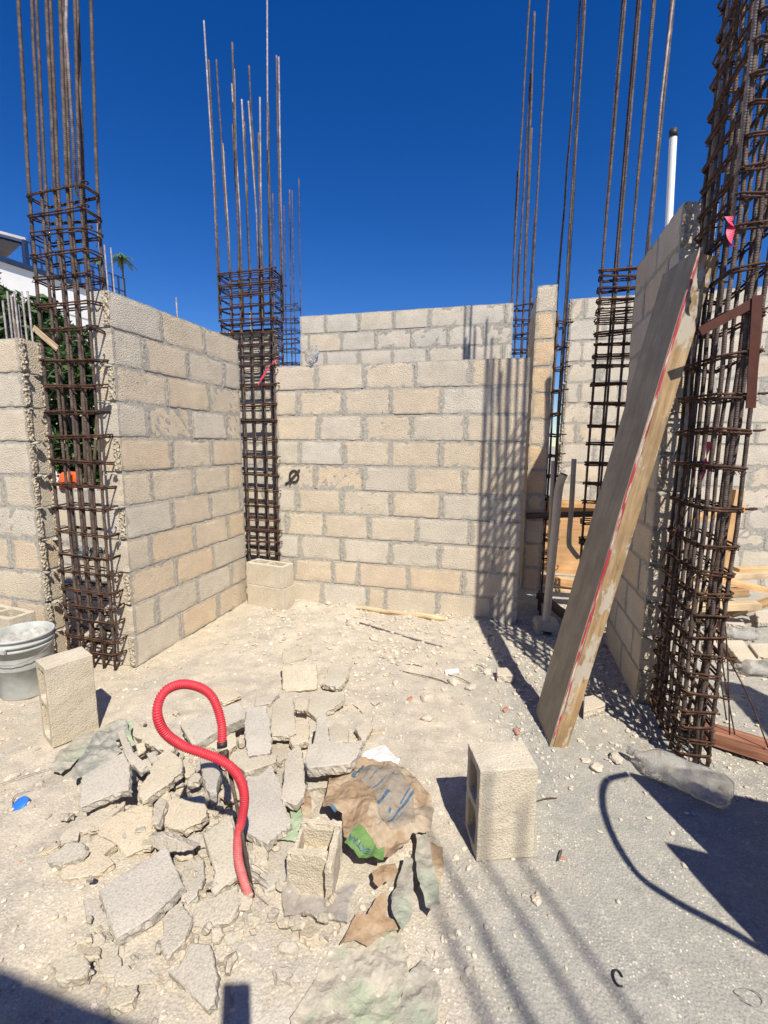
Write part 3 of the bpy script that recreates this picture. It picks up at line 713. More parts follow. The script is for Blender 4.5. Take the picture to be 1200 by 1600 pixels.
FR = [
 ([(127, 1213), (193, 1175), (202, 1193), (202, 1235), (187, 1236), (124, 1262)], .095, .035, 'large flat block face, tilted, left of the red hose loop', .06, 0),
 ([(183, 1142), (193, 1140), (208, 1175), (230, 1195), (218, 1205), (198, 1187)], .12, .028, 'narrow pale strip of block lying across the grey tarp', .02, 0),
 ([(208, 1133), (240, 1138), (275, 1158), (268, 1173), (245, 1171), (207, 1148)], .085, .04, 'thick shell piece shaded under the left bottom of the hose loop', .02, 0),
 ([(245, 1180), (262, 1170), (283, 1185), (285, 1203), (262, 1225), (222, 1252), (215, 1240)], .07, .035, 'long slanting shell piece right of the large tilted block face', .05, 0),
 ([(228, 1177), (242, 1173), (248, 1185), (235, 1192)], .09, .04, 'small cube-like chip beside the narrow pale strip', 0, 0),
 ([(212, 1162), (225, 1159), (228, 1172), (216, 1181)], .085, .04, 'small rough chip resting on green plastic near the strip', 0, 0),
 ([(120, 1283), (187, 1248), (195, 1255), (177, 1272), (177, 1283), (123, 1300), (121, 1312), (95, 1317), (93, 1307)], .04, .03, 'long thin rounded shard in front of the large tilted block face', .02, 0),
 ([(72, 1338), (113, 1315), (132, 1320), (132, 1333), (120, 1342), (97, 1350), (73, 1347)], .045, .035, 'grey rounded slab at the left front edge of the heap', .015, 0),
 ([(97, 1353), (133, 1326), (150, 1303), (182, 1318), (163, 1333), (178, 1347), (165, 1358), (140, 1368), (107, 1373), (95, 1370)], .03, .028, 'ragged wedge shaped slab right of the grey rounded one', .02, 0),
 ([(55, 1338), (88, 1312), (90, 1322), (72, 1332)], .02, .02, 'thin sliver at the leftmost edge of the heap', .01, 0),
 ([(155, 1288), (187, 1268), (238, 1268), (238, 1318), (197, 1338), (183, 1320), (152, 1303)], .035, .03, 'dusty half buried slab left of the folded dark shard', .02, 0),
 ([(154, 1390), (259, 1322), (287, 1384), (236, 1432), (181, 1466)], .06, .045, 'biggest pale grey block face, nearly square, at front left', .025, 0),
 ([(231, 1307), (257, 1305), (305, 1325), (300, 1329), (262, 1332), (238, 1324)], .075, .03, 'dark standing shard edge above the biggest pale block face', .03, 0),
 ([(290, 1345), (318, 1342), (319, 1363), (308, 1397), (292, 1413), (283, 1402), (289, 1385), (282, 1365)], .03, .025, 'grey triangular slab right of the biggest pale block face', .015, 0),
 ([(317, 1302), (358, 1273), (365, 1290), (368, 1323), (372, 1366), (335, 1397), (330, 1390), (337, 1363)], .065, .035, 'tall trapezoid shell piece left of the hose end', .04, 0),
 ([(300, 1428), (310, 1408), (337, 1400), (370, 1382), (372, 1415), (358, 1437), (330, 1448), (303, 1446)], .025, .025, 'rough pale slab in front of the trapezoid piece', .01, 0),
 ([(240, 1257), (250, 1245), (260, 1250), (248, 1289), (238, 1287)], .08, .025, 'slim finger of block left of the hose shadow', .02, 0),
 ([(262, 1250), (318, 1242), (323, 1273), (313, 1285), (283, 1296), (258, 1291), (250, 1286)], .06, .035, 'flat slab carrying the looped shadow of the hose', .03, 0),
 ([(255, 1432), (282, 1408), (299, 1433), (289, 1467), (260, 1498), (250, 1473)], .03, .03, 'dark grey slab below the biggest pale block face', .01, 0),
 ([(280, 1508), (298, 1472), (328, 1475), (335, 1500), (340, 1527), (335, 1567), (324, 1578), (280, 1534), (262, 1518)], .045, .035, 'long pointed slab lying towards the camera at the bottom', .03, 0),
 ([(330, 1451), (344, 1450), (350, 1462), (342, 1473), (330, 1472)], .035, .03, 'small rounded chunk at the top of the pointed slab', 0, 0),
 ([(366, 1472), (400, 1455), (475, 1430), (492, 1510), (450, 1602), (360, 1610)], .012, .03, 'broad flat concrete slab flush with the ground at bottom centre', .004, 0),
 ([(145, 1487), (173, 1465), (183, 1475), (190, 1508), (223, 1515), (248, 1523), (242, 1535), (207, 1538), (180, 1537), (158, 1517)], .018, .02, 'orange toned flat shard near the bottom left', .006, 0),
 ([(80, 1500), (133, 1488), (141, 1508), (135, 1525), (90, 1532)], .035, .03, 'greenish rounded slab near the dark corner at bottom left', .005, 0),
 ([(172, 1545), (215, 1537), (216, 1550), (207, 1564), (175, 1575), (166, 1565)], .03, .03, 'grey rounded slab below the orange toned shard', .005, 0),
 ([(130, 1405), (156, 1403), (172, 1455), (140, 1462)], .016, .02, 'faint green grey slab left of the biggest pale block face', .004, 0),
 ([(292, 1130), (333, 1112), (373, 1097), (382, 1108), (382, 1121), (340, 1141), (307, 1163)], .085, .05, 'recessed block half seen through the hose loop', .05, 0),
 ([(285, 1123), (292, 1127), (307, 1160), (300, 1163), (283, 1135)], .09, .03, 'thin edge strip left of the recessed block half', .02, 0),
 ([(310, 1165), (338, 1143), (367, 1128), (370, 1163), (357, 1173), (342, 1169)], .055, .04, 'pale slab under the black hose collar', .01, 0),
 ([(383, 1105), (417, 1102), (425, 1165), (422, 1176), (388, 1181), (383, 1153)], .085, .03, 'upright rectangular block face right of the hose collar', .03, 0),
 ([(355, 1183), (382, 1169), (388, 1184), (433, 1178), (432, 1190), (383, 1206), (368, 1194)], .06, .045, 'broad low slab under the rectangular block face', .0, 0),
 ([(313, 1185), (340, 1192), (347, 1200), (340, 1220), (338, 1233), (328, 1238), (322, 1232), (315, 1202)], .095, .05, 'white rounded lump carrying the hose shadow', .0, 0),
 ([(293, 1218), (305, 1205), (315, 1212), (310, 1220), (295, 1223)], .09, .03, 'small pink toned chunk left of the white rounded lump', 0, 0),
 ([(386, 1212), (404, 1212), (423, 1195), (438, 1222), (442, 1250), (455, 1284), (417, 1318), (383, 1297)], .075, .035, 'large five sided block face right of the hose', .03, .02),
 ([(445, 1190), (450, 1175), (468, 1163), (475, 1190), (477, 1233), (475, 1243), (463, 1257), (450, 1253), (438, 1247), (443, 1222)], .095, .03, 'tall narrow shell piece left of the grey corner block', .04, 0),
 ([(427, 1097), (457, 1087), (462, 1140), (458, 1148), (425, 1149), (422, 1137)], .07, .03, 'square block face behind the tall narrow shell piece', .03, 0),
 ([(462, 1090), (482, 1090), (478, 1111), (459, 1108)], .06, .025, 'small flat chip right of the square block face', .01, 0),
 ([(462, 1127), (482, 1122), (484, 1143), (482, 1156), (458, 1164), (453, 1157)], .065, .035, 'small square piece left of the grey corner block', .01, 0),
 ([(497, 1115), (507, 1110), (510, 1120), (515, 1158), (543, 1162), (567, 1156), (557, 1183), (542, 1193), (483, 1199), (477, 1187), (480, 1170), (490, 1160)], .15, .045, 'grey corner shaped block piece propped above the paper bag', .03, 0),
 ([(517, 1037), (547, 1042), (545, 1053), (532, 1074), (503, 1068)], .04, .03, 'square flat piece lying right of the upright broken chunk', .02, 0),
 ([(480, 1110), (483, 1087), (507, 1082), (537, 1080), (538, 1093), (523, 1103), (508, 1113), (493, 1121)], .04, .03, 'dusty grey slab in front of the upright broken chunk', .01, 0),
 ([(512, 1137), (523, 1127), (545, 1137), (543, 1157), (523, 1160), (515, 1158)], .06, .03, 'small slab sheltered inside the grey corner piece', .01, 0),
 ([(555, 1137), (583, 1118), (582, 1137), (568, 1160)], .05, .03, 'triangular slab right of the grey corner piece', .02, 0),
 ([(392, 1298), (415, 1322), (418, 1345), (402, 1350), (396, 1330)], .03, .03, 'small wedge beside the foot of the red hose', .01, 0),
 ([(417, 1320), (455, 1300), (462, 1312), (452, 1372), (413, 1392), (404, 1372)], .02, .025, 'dusty slab left of the broken half block', .005, 0),
 ([(386, 1150), (403, 1188), (388, 1190)], .04, .03, 'small dark wedge left below the rectangular block face', 0, 0),
 ([(478, 1200), (515, 1200), (513, 1228), (480, 1232)], .06, .05, 'pale block piece shaded under the grey corner piece', 0, 0),
 ([(437, 1082), (400, 1090), (398, 1103), (424, 1098)], .045, .03, 'flat dusty piece behind the square block face', .01, 0),
 ([(330, 1075), (367, 1075), (376, 1086), (350, 1098), (335, 1092)], .02, .02, 'dusty slab lying behind the hose loop', .005, 0),
 ([(205, 1262), (222, 1255), (240, 1262), (238, 1268), (190, 1270)], .05, .03, 'short dusty chunk below the slanting shell piece', .01, 0),
]
rj = random.Random(5)
for i, (pl, z, th, lb, ti, si) in enumerate(FR): frag(pl, z*1.12, th*1.1, lb, ti+rj.uniform(-.01, .025)*(len(pl) < 9), si+rj.uniform(-.02, .02)*(len(pl) < 9), i+1, 'frag_pale' if i in (0, 11, 29, 31, 33) else 'frag_grey' if i in (13, 18, 21, 25, 38) else 'frag')
# small chips wedged between the large pieces
rc = random.Random(77)
for i in range(340):
    px, py = rc.gauss(300, 125), rc.gauss(1310, 125)
    if not (90 < px < 560 and 1085 < py < 1560) or (px < 130 and py < 1240): continue
    s_ = (4+16*rc.random()**1.7)*(.6+py/2600); k_ = rc.choice((4, 5, 5, 6)); a0 = rc.uniform(0, 6)
    if abs(px-222) < 62 and abs(py-1394) < 70: continue
    frag([(px+s_*rc.uniform(.7, 1.25)*math.cos(a0+6.283*q/k_), py+s_*.8*rc.uniform(.7, 1.25)*math.sin(a0+6.283*q/k_)) for q in range(k_)], rc.uniform(.012, .05), rc.uniform(.012, .035), 'small broken chip of block wedged among the larger rubble pieces', rc.uniform(-.02, .03), rc.uniform(-.02, .02), 200+i, 'frag', 'block_chip', 'rubble', 'small chips in the rubble heap')
# upright broken chunk (corner of a block)
def chunk():
    a, b = G(441, 1085), G(497, 1080); ex = (b-a).normalized(); ey = V((-ex.y, ex.x, 0)); up = V((0, 0, 1)); W = (b-a).length
    mb = MB(); tl = (up*.75+ey*.62).normalized(); nb = (ey*.75-up*.62).normalized()
    rough_box(mb, a+up*.01, ex*W, tl*.15, nb*.05, 10, 8, 3, .004, .008, 30)
    rough_box(mb, a+up*.01+tl*.151+nb*.012, ex*W*.85+tl*.03, up*.075+ey*.02, ey*.035, 9, 5, 3, .004, .008, 30)
    tag(obj('broken_block', mb, M['frag']), 'upright broken chunk of block at the back edge of the heap', 'rubble')
chunk()
# loose stones and bits
def stone(px, s, label, mat='stone', sq=(1.2, .9, .6), seed=0, name='stone', cat='stone', group='loose stones and chips on the ground', z=None):
    rnd = random.Random(seed); p = G(*px); bm = bmesh.new(); bmesh.ops.create_icosphere(bm, subdivisions=2, radius=1)
    rot = Matrix.Rotation(rnd.uniform(0, 3), 3, 'Z')
    for v in bm.verts:
        q = v.co*(1+.45*noise.noise(v.co*1.3+V((seed*3.1, 0, 0)))); q = V((round(q.x*2.6)/2.6*.45+q.x*.55, round(q.y*2.6)/2.6*.45+q.y*.55, q.z))
        v.co = rot @ V((q.x*sq[0]*s, q.y*sq[1]*s, max(q.z*sq[2], -.35)*s))
    me = bpy.data.meshes.new(name); bm.to_mesh(me); bm.free(); me.materials.append(M[mat])
    o = bpy.data.objects.new(name, me); COL.objects.link(o); o.location = (p.x, p.y, (gz(p.x, p.y) if z is None else z)+s*.3)
    return tag(o, label, cat, group)
ST = [((668, 1090), .04, 'largest pale stone on the bare ground in the middle of the floor'), ((668, 1124), .03, 'pale stone just in front of the largest one on the open floor'), ((709, 1067), .035, 'pale chip beside the scattered twigs near the shadow'),
 ((549, 977), .045, 'light stone at the left end of the thin rod by the back wall'), ((735, 1078), .03, 'reddish pale chip right of the largest floor stone'), ((932, 1203), .028, 'white pebble in front of the foot of the form board'),
 ((838, 1407), .018, 'tan chip on the grey floor below the right standing block'), ((962, 1187), .03, 'flat pale stone left of the neck of the plastic bottle'), ((619, 1068), .022, 'small grey stone left of the scattered twigs'),
 ((515, 945), .035, 'yellowish stone under the back wall left of the batten'), ((640, 970), .025, 'pinkish stone behind the thin rod'), ((715, 1460), .008, 'tiny chip on the grey floor'), ((120, 1220), .02, 'small stone beside the torn grey tarp'),
 ((18, 1212), .022, 'flat pale stone left of the standing block'), ((62, 1228), .016, 'small pale stone above the blue cap'), ((760, 1050), .03, 'pale rubble chip nearest the white plastic bit'), ((692, 1078), .012, 'tiny pale chip beside the largest floor stone'),
 ((585, 1000), .03, 'rough chip between the thin rod and the rubble'), ((915, 1190), .02, 'grey pebble right of the foot of the form board'), ((475, 1010), .02, 'small chip behind the upright broken chunk')]
for i, (p, s, l) in enumerate(ST): stone(p, s, l, seed=i+3)
for i, (p, l) in enumerate((((640, 1093), 'small red brick chip beside the largest floor stone'), ((790, 1112), 'flat pinkish brick chip near the board shadow'), ((807, 1146), 'thin red brick chip behind the right standing block'), ((878, 1341), 'small brown splinter on the grey floor'))):
    stone(p, .02 if i < 3 else .009, l, 'brick', (1.5, .6, .35), 40+i, 'brick_chip', 'brick chip', 'red brick chips')
# cut block piece in shadow
def smallbox(poly, z, th, label, mat, name, cat): return frag(poly, z, th, label, 0, 0, 90+len(label), mat, name, cat, None, .001)
smallbox([(776, 1043), (792, 1043), (803, 1052), (803, 1056), (777, 1055)], .05, .045, 'small cut block piece on the edge of the board shadow', 'stone', 'block_fragment', 'rubble')
smallbox([(695, 1047), (716, 1044), (717, 1049), (696, 1053)], .02, .012, 'white plastic bit among the scattered twigs', 'white', 'plastic_bit', 'plastic bit')
smallbox([(0, 943), (20, 947), (27, 956), (24, 965), (0, 970)], .06, .05, 'pinkish slab at the left edge behind the bucket', 'stone', 'slab_piece', 'rubble')
smallbox([(913, 1088), (945, 1083), (945, 1102), (912, 1112)], .05, .045, 'pale brick piece in the shade right of the form board', 'stone', 'slab_piece', 'rubble')
# loose blocks at the left edge
for i, (p, l) in enumerate((((-6, 905), 'lower pale block stacked at the left picture edge'), ((-8, 905), 'upper pale block stacked at the left picture edge'))):
    q = YP(-20, 930, 2.05); hollow('concrete_block', l, V((-3.17, 1.98, .0+.2*i)), (.95, -.1, 0), (.1, .95, 0), (0, 0, 1), GB)
# ---------------------------------------------------------------- bucket
def lathe(mb, c, prof, n=32, ax=V((0, 0, 1)), sx=None):
    vs = []; fs = []
    for r, z in prof:
        for k in range(n):
            a = 2*math.pi*k/n; vs.append(c+V((r*math.cos(a), r*math.sin(a), z)))
    for i in range(len(prof)-1):
        for k in range(n): fs.append([i*n+k, i*n+(k+1) % n, (i+1)*n+(k+1) % n, (i+1)*n+k])
    mb.add(vs, fs)
bc = V((-2.635, 1.90, 0)); bt = thing('bucket', 'grey plastic bucket coated in dried cement at the left edge', 'bucket', bc)
mb = MB(); lathe(mb, bc, [(.001, .0), (.128, .0), (.132, .01), (.145, .285), (.153, .286), (.153, .297), (.146, .299), (.147, .312), (.156, .313), (.156, .324), (.149, .326), (.15, .345), (.158, .346), (.158, .358), (.152, .36), (.146, .355), (.142, .2), (.125, .012), (.001, .012)], 48)
obj('bucket_body', mb, M['bucket'], bt, True)
mb = MB(); lathe(mb, bc, [(.1445, .32), (.135, .30), (.11, .275), (.06, .25), (.001, .245)], 40)
for v in mb.v: v.z += noise.noise(v*18)*.02
obj('cement_residue', mb, M['dust'], bt, True)
mb = MB(); hp = [bc+V((math.cos(a)*.163, math.sin(a)*.163, .318-.10*math.sin((a+2.6)/3.14*3.14)*(1 if 0 else .9))) for a in [(-2.6+i*.26) for i in range(13)]]
tube(mb, hp, .0022, 6); obj('wire_handle', mb, M['rebar_grey'], bt, True)
mb = MB(); rough_box(mb, bc+V((.03, -.163, .297)), (.045, 0.006, 0), (0, 0, .022), (0, .012, 0), 2, 2, 1); obj('handle_lug', mb, M['bucket'], bt)
# ---------------------------------------------------------------- red hose on its stake
def hose():
    t = thing('hose', 'red corrugated hose looped in the air above the rubble', 'hose', G(392, 1400))
    pts = [(347, 1160, 1.135), (346, 1130, 1.15), (335, 1095, 1.16), (318, 1077, 1.15), (290, 1069, 1.11), (265, 1075, 1.06), (250, 1092, 1.03), (246, 1118, 1.01), (258, 1145, 1.02), (285, 1165, 1.05), (315, 1176, 1.07), (345, 1188, 1.095), (365, 1203, 1.11), (378, 1225, 1.125), (382, 1250, 1.13), (378, 1280, 1.13), (372, 1308, 1.125), (372, 1340, 1.115), (379, 1370, 1.108), (390, 1404, 1.10)]
    cv = catmull([YP(x, y, yy) for x, y, yy in pts], 16)
    # resample finely for the corrugation
    tot = [0.]
    for a, b in zip(cv, cv[1:]): tot.append(tot[-1]+(b-a).length)
    step = .0017; n = int(tot[-1]/step); out = []; j = 0
    for i in range(n):
        s = i*step
        while j < len(tot)-2 and tot[j+1] < s: j += 1
        f = (s-tot[j])/max(1e-9, tot[j+1]-tot[j]); out.append(cv[j].lerp(cv[j+1], f))
    rr = [.0130+.0017*math.sin(i*2*math.pi/4) for i in range(n)]
    mb = MB(); tube(mb, out, .013, 14, rr=rr); obj('corrugated_tube', mb, M['hose'], t, True)
    a = cv[0]; d = (cv[1]-cv[0]).normalized(); mb = MB(); tube(mb, [a-d*.014, a+d*.003], .0155, 16); obj('black_collar', mb, M['black'], t, True)
    s = tag(obj('rebar_stake', (lambda m: (tube(m, [V((-.703, 1.119, -.02)), V((-.745, 1.125, .25)), V((-.792, 1.13, .50))], .006, 7), m)[1])(MB()), M['rebar'], None, True), 'thin rusty rebar stake carrying the red hose', 'rebar')
    mb = MB(); p = V((-.79, 1.118, .485))
    for q in range(4): tube(mb, [p+V((math.cos(a_)*.013, math.sin(a_)*.016, q*.005+.003*math.sin(a_*2))) for a_ in [i*.7 for i in range(9)]], .0018, 4, True)
    tube(mb, catmull([p, p+V((-.01, -.01, -.025)), p+V((.012, -.012, -.035)), p+V((.018, -.012, -.015))], 4), .0018, 4)
    obj('tie_wire', mb, M['stirrup'], s, True)
    mb = MB()
    for k in (0, 2, 3):
        q = V((-.715, 1.115, .07+k*.022)); tube(mb, catmull([q, q+V((.03, -.01, .012*(k-2))), q+V((.075, -.02, .014*(k-2)-.01))], 4), .0011, 4)
    obj('tie_wire', mb, M['rebar_grey'], s, True)
hose()
# ---------------------------------------------------------------- crumpled sheets
def sheet_obj(name, label, cat, poly, z, amp, mat, fr=9., edge=.4, hump=0., seed=0, group=None, th=.0010, step=.0095, rise=None):
    rnd = random.Random(seed); P = [G(x, y, z) for x, y in poly]
    if sprism(P) < 0: P = P[::-1]
    out = []
    for i, p in enumerate(P):
        q = P[(i+1) % len(P)]; d = q-p; ns = max(1, int(d.length/step)); nr = V((d.y, -d.x, 0)).normalized()
        for k in range(ns):
            pt = p+d*(k/ns); out.append(pt+nr*noise.noise(pt*40+V((seed, 0, 0)))*.006*(k > 0))
    xs = [p.x for p in out]; ys = [p.y for p in out]; n = len(out)
    def inside(x, y):
        c = False; j = n-1
        for i in range(n):
            a, b = out[i], out[j]
            if (a.y > y) != (b.y > y) and x < (b.x-a.x)*(y-a.y)/(b.y-a.y)+a.x: c = not c
            j = i
        return c
    pts = [V((p.x, p.y)) for p in out]
    x = min(xs)
    while x < max(xs):
        y = min(ys)
        while y < max(ys):
            a, b = x+rnd.uniform(-.3, .3)*step, y+rnd.uniform(-.3, .3)*step
            if inside(a, b) and min((V((a, b))-V((p.x, p.y))).length for p in out) > step*.5: pts.append(V((a, b)))
            y += step
        x += step
    r = delaunay_2d_cdt(pts, [(i, (i+1) % n) for i in range(n)], [], 1, 1e-5)
    cx, cy = sum(xs)/n, sum(ys)/n; sx, sy = max(xs)-min(xs), max(ys)-min(ys)
    folds = [(rnd.uniform(0, math.pi), rnd.uniform(.5, 1.5)*fr, rnd.uniform(0, 1), rnd.uniform(.35, 1)) for _ in range(6)]
    def h(x, y):
        q = V((x*fr, y*fr, seed*5.3)); v = 0; wp = noise.noise(q*.45)*.9
        for an, ff, ph, aa in folds:
            t = (x*math.cos(an)+y*math.sin(an))*ff*.9+ph+wp*.8
            v += aa/ff*fr*(abs((t % 1)-.5)*2-.5)*(.4+.9*abs(noise.noise(q*.35+V((an*7, 0, 0)))))
        v = z+amp*(.36*v+.18*noise.noise(q*1.1)+.10*(1-abs(noise.noise(q*2.6))*3)+.15)
        if hump: v += hump*max(0, 1-((x-cx)/(sx*.52))**2-((y-cy)/(sy*.52))**2)
        if rise: v += rise(x, y)
        return max(v, gz(x, y)+.004)
    mb = MB(); mb.v = [V((p.x, p.y, h(p.x, p.y))) for p in r[0]]
    for f in r[2]: mb.f.append(list(f)); mb.uv.append([(0, 0)]*len(f))
    o = obj(name, mb, mat if not isinstance(mat, str) else M[mat], None, False)
    so = o.modifiers.new('solid', 'SOLIDIFY'); so.thickness = th; so.offset = -1
    if label: tag(o, label, cat, group)
    return o, h
def drape(name, poly, zr, h, mat, parent, lift=.0025, step=.01):
    """printed patch lying on a sheet: polygon dropped on its surface"""
    P = [G(x, y, zr) for x, y in poly]
    if sprism(P) < 0: P = P[::-1]
    out = []
    for i, p in enumerate(P):
        q = P[(i+1) % len(P)]; ns = max(1, int((q-p).length/step)); out += [p.lerp(q, k/ns) for k in range(ns)]
    n = len(out); pts = [V((p.x, p.y)) for p in out]; xs = [p.x for p in out]; ys = [p.y for p in out]
    def inside(x, y):
        c = False; j = n-1
        for i in range(n):
            a, b = out[i], out[j]
            if (a.y > y) != (b.y > y) and x < (b.x-a.x)*(y-a.y)/(b.y-a.y)+a.x: c = not c
            j = i
        return c
    x = min(xs)
    while x < max(xs):
        y = min(ys)
        while y < max(ys):
            if inside(x, y) and min((V((x, y))-q).length for q in pts[:n]) > step*.5: pts.append(V((x, y)))
            y += step
        x += step
    r = delaunay_2d_cdt(pts, [(i, (i+1) % n) for i in range(n)], [], 1, 1e-5)
    mb = MB(); mb.v = [V((p.x, p.y, h(p.x, p.y)+lift)) for p in r[0]]
    for f in r[2]: mb.f.append(list(f)); mb.uv.append([(0, 0)]*len(f))
    return obj(name, mb, M[mat], parent, True)
def Q(x, y): return (480+x/5.4545, 1160+y/5.4545)
bagp = [Q(*p) for p in ((200, 230), (380, 150), (560, 170), (770, 195), (920, 350), (1060, 520), (1080, 640), (1040, 800), (900, 830), (830, 960), (720, 1040), (600, 1020), (440, 975), (310, 890), (300, 700), (130, 615), (180, 420))]
front = G(560, 1335, .07).y; rear = G(560, 1200, .07).y
bag, hb = sheet_obj('paper_bag', 'crumpled brown paper cement bag with green and blue print', 'paper bag', bagp, .07, .040, 'kraft', 12., hump=.04, seed=4, rise=lambda x, y: .02*sst(rear, front, y))
drape('grey_print', [Q(*p) for p in ((480, 170), (770, 205), (900, 420), (920, 700), (700, 790), (610, 660), (560, 440), (420, 320))], .10, hb, 'greyprint', bag, .0016)
drape('green_print', [Q(*p) for p in ((440, 740), (560, 830), (590, 900), (660, 890), (650, 990), (560, 985), (440, 960), (315, 880), (380, 790))], .10, hb, 'greenprint', bag, .0018)
for i, pl in enumerate((((470, 165), (490, 170), (400, 305), (370, 300)), ((690, 470), (710, 490), (610, 605), (592, 585)), ((905, 440), (912, 460), (700, 740), (680, 735)), ((870, 430), (880, 440), (800, 560), (790, 550)), ((700, 600), (720, 610), (705, 640), (690, 630)), ((730, 270), (748, 275), (735, 300), (722, 295)), ((200, 570), (260, 620), (240, 635), (195, 590)), ((660, 350), (668, 356), (560, 440), (554, 432)), ((560, 200), (566, 204), (500, 300), (494, 296)), ((640, 215), (646, 219), (540, 350), (534, 346)), ((320, 220), (380, 195), (385, 240), (330, 260)), ((820, 620), (826, 624), (760, 700), (754, 696)))):
    drape('blue_print', [Q(*p) for p in pl], .10, hb, 'blueprint', bag, .0032, .006)
def lettering(word, pa, pb, hgt, h, parent, zr=.10, mat='blueprint', lift=.0065):
    """flat letters laid on the bag from pa to pb (baseline), projected on its surface"""
    cu = bpy.data.curves.new('lettering', 'FONT'); cu.body = word; cu.resolution_u = 2; cu.offset = .012
    to = bpy.data.objects.new('lettering', cu); COL.objects.link(to)
    dg = bpy.context.evaluated_depsgraph_get(); me = bpy.data.meshes.new_from_object(to.evaluated_get(dg))
    bpy.data.objects.remove(to); bm = bmesh.new(); bm.from_mesh(me)
    bmesh.ops.triangulate(bm, faces=bm.faces); bmesh.ops.subdivide_edges(bm, edges=[e for e in bm.edges if e.calc_length() > .08], cuts=3)
    W = max(v.co.x for v in bm.verts); a, b = G(*pa, zr), G(*pb, zr); ex = b-a; L = ex.length; ex.normalize(); ey = V((-ex.y, ex.x, 0))
    mb = MB()
    for v in bm.verts:
        p = a+ex*(v.co.x/W*L)+ey*(v.co.y*hgt); mb.v.append(V((p.x, p.y, h(p.x, p.y)+lift)))
    bm.verts.index_update()
    for f in bm.faces: mb.f.append([v.index for v in f.verts]); mb.uv.append([(0, 0)]*len(f.verts))
    bm.free(); return obj('lettering', mb, M[mat], parent)
lettering('EXTRA', Q(545, 905), Q(365, 822), .028, hb, bag)
sheet_obj('paper_scrap', 'white paper scrap lying at the top of the brown bag', 'paper', [Q(*p) for p in ((440, 150), (500, 80), (650, 25), (700, 70), (790, 150), (770, 190), (600, 165))], .07, .02, 'paper', 12, seed=6)
def T2(x, y): return (440+x/4.615, 1340+y/4.615)
sheet_obj('sack', 'large crumpled pale sack with green print at bottom centre', 'sack', [T2(*p) for p in ((520, 600), (640, 640), (760, 530), (860, 500), (880, 620), (900, 800), (940, 870), (860, 1000), (820, 1180), (760, 1250), (60, 1250), (60, 1180), (180, 1000), (260, 850), (290, 760), (400, 680))], .012, .030, 'sack', 13, seed=7)
sheet_obj('sack', 'flattened pale sack half buried right of the large crumpled one', 'sack', [T2(*p) for p in ((900, 870), (1010, 740), (1080, 800), (1150, 960), (1130, 1180), (1080, 1250), (800, 1250), (830, 1100))], .008, .022, 'sack2', 14, seed=8)
sheet_obj('sack', 'upright folds of grey green sack below the brown bag, left fold', 'sack', [T2(*p) for p in ((880, 20), (940, 10), (950, 230), (930, 430), (870, 560), (800, 410), (790, 300), (830, 190))], .05, .03, 'sack2', 10, seed=9)
sheet_obj('sack', 'pale twisted fold of sack at the right edge below the brown bag', 'sack', [Q(*p) for p in ((930, 720), (1000, 740), (1040, 850), (1060, 1000), (1110, 1180), (1130, 1400), (1080, 1480), (1010, 1400), (960, 1250), (920, 1000))], .06, .035, 'sack2', 10, seed=10)
sheet_obj('sack', 'dusty tan piece of sack beside the right bag fold', 'sack', [Q(*p) for p in ((1045, 850), (1150, 900), (1165, 1050), (1140, 1250), (1080, 1200), (1040, 1000))], .03, .02, 'kraft', 10, seed=14)
sheet_obj('paper_scrap', 'torn orange brown paper flap above the large crumpled sack', 'paper', [T2(*p) for p in ((750, 260), (760, 420), (840, 460), (850, 520), (760, 530), (620, 640), (530, 600), (420, 640), (540, 420), (620, 430), (690, 290))], .035, .03, 'kraft_or', 10, seed=11)
sheet_obj('paper_scrap', 'small curled brown paper piece under the front of the brown bag', 'paper', [T2(*p) for p in ((650, 130), (710, 60), (820, 40), (840, 120), (770, 190), (700, 230), (660, 190))], .05, .03, 'kraft_or', 12, seed=12)
sheet_obj('plastic_film', 'clear plastic film wrapped under the broken half block', 'plastic film', [T2(*p) for p in ((40, 80), (70, 200), (200, 290), (330, 300), (470, 190), (560, 180), (500, 320), (490, 500), (380, 460), (250, 440), (180, 400), (20, 440), (5, 280))], .045, .03, 'film', 12, seed=13)
sheet_obj('plastic_sheet', 'green plastic sheet between the five sided face and the half block', 'plastic sheet', [(452, 1262), (472, 1243), (478, 1290), (466, 1318), (436, 1312), (444, 1295), (455, 1284)], .05, .02, 'greenplastic', 12, seed=15)
sheet_obj('sack', 'pinkish brown strip of sack left of the brown bag', 'sack', [(476, 1235), (486, 1245), (488, 1276), (474, 1280), (470, 1262)], .055, .02, 'kraft', 12, seed=16)
sheet_obj('tarp', 'torn grey tarp folded under the left side of the heap', 'tarp', [(118, 1200), (145, 1160), (185, 1128), (198, 1128), (203, 1150), (180, 1160), (190, 1178), (160, 1200), (135, 1212), (115, 1225), (113, 1212)], .06, .055, 'teal', 11, seed=17)
sheet_obj('tarp', 'dusty edge of tarp in front of the left standing block', 'tarp', [(86, 1185), (120, 1155), (150, 1140), (186, 1127), (190, 1140), (150, 1165), (120, 1190), (95, 1212), (80, 1205)], .035, .03, 'sack2', 10, seed=18)
sheet_obj('plastic_sheet', 'pale green plastic scrap beside the narrow block strip', 'plastic sheet', [(192, 1128), (206, 1127), (205, 1150), (212, 1165), (203, 1170), (196, 1150)], .07, .02, 'greenplastic', 12, seed=19)
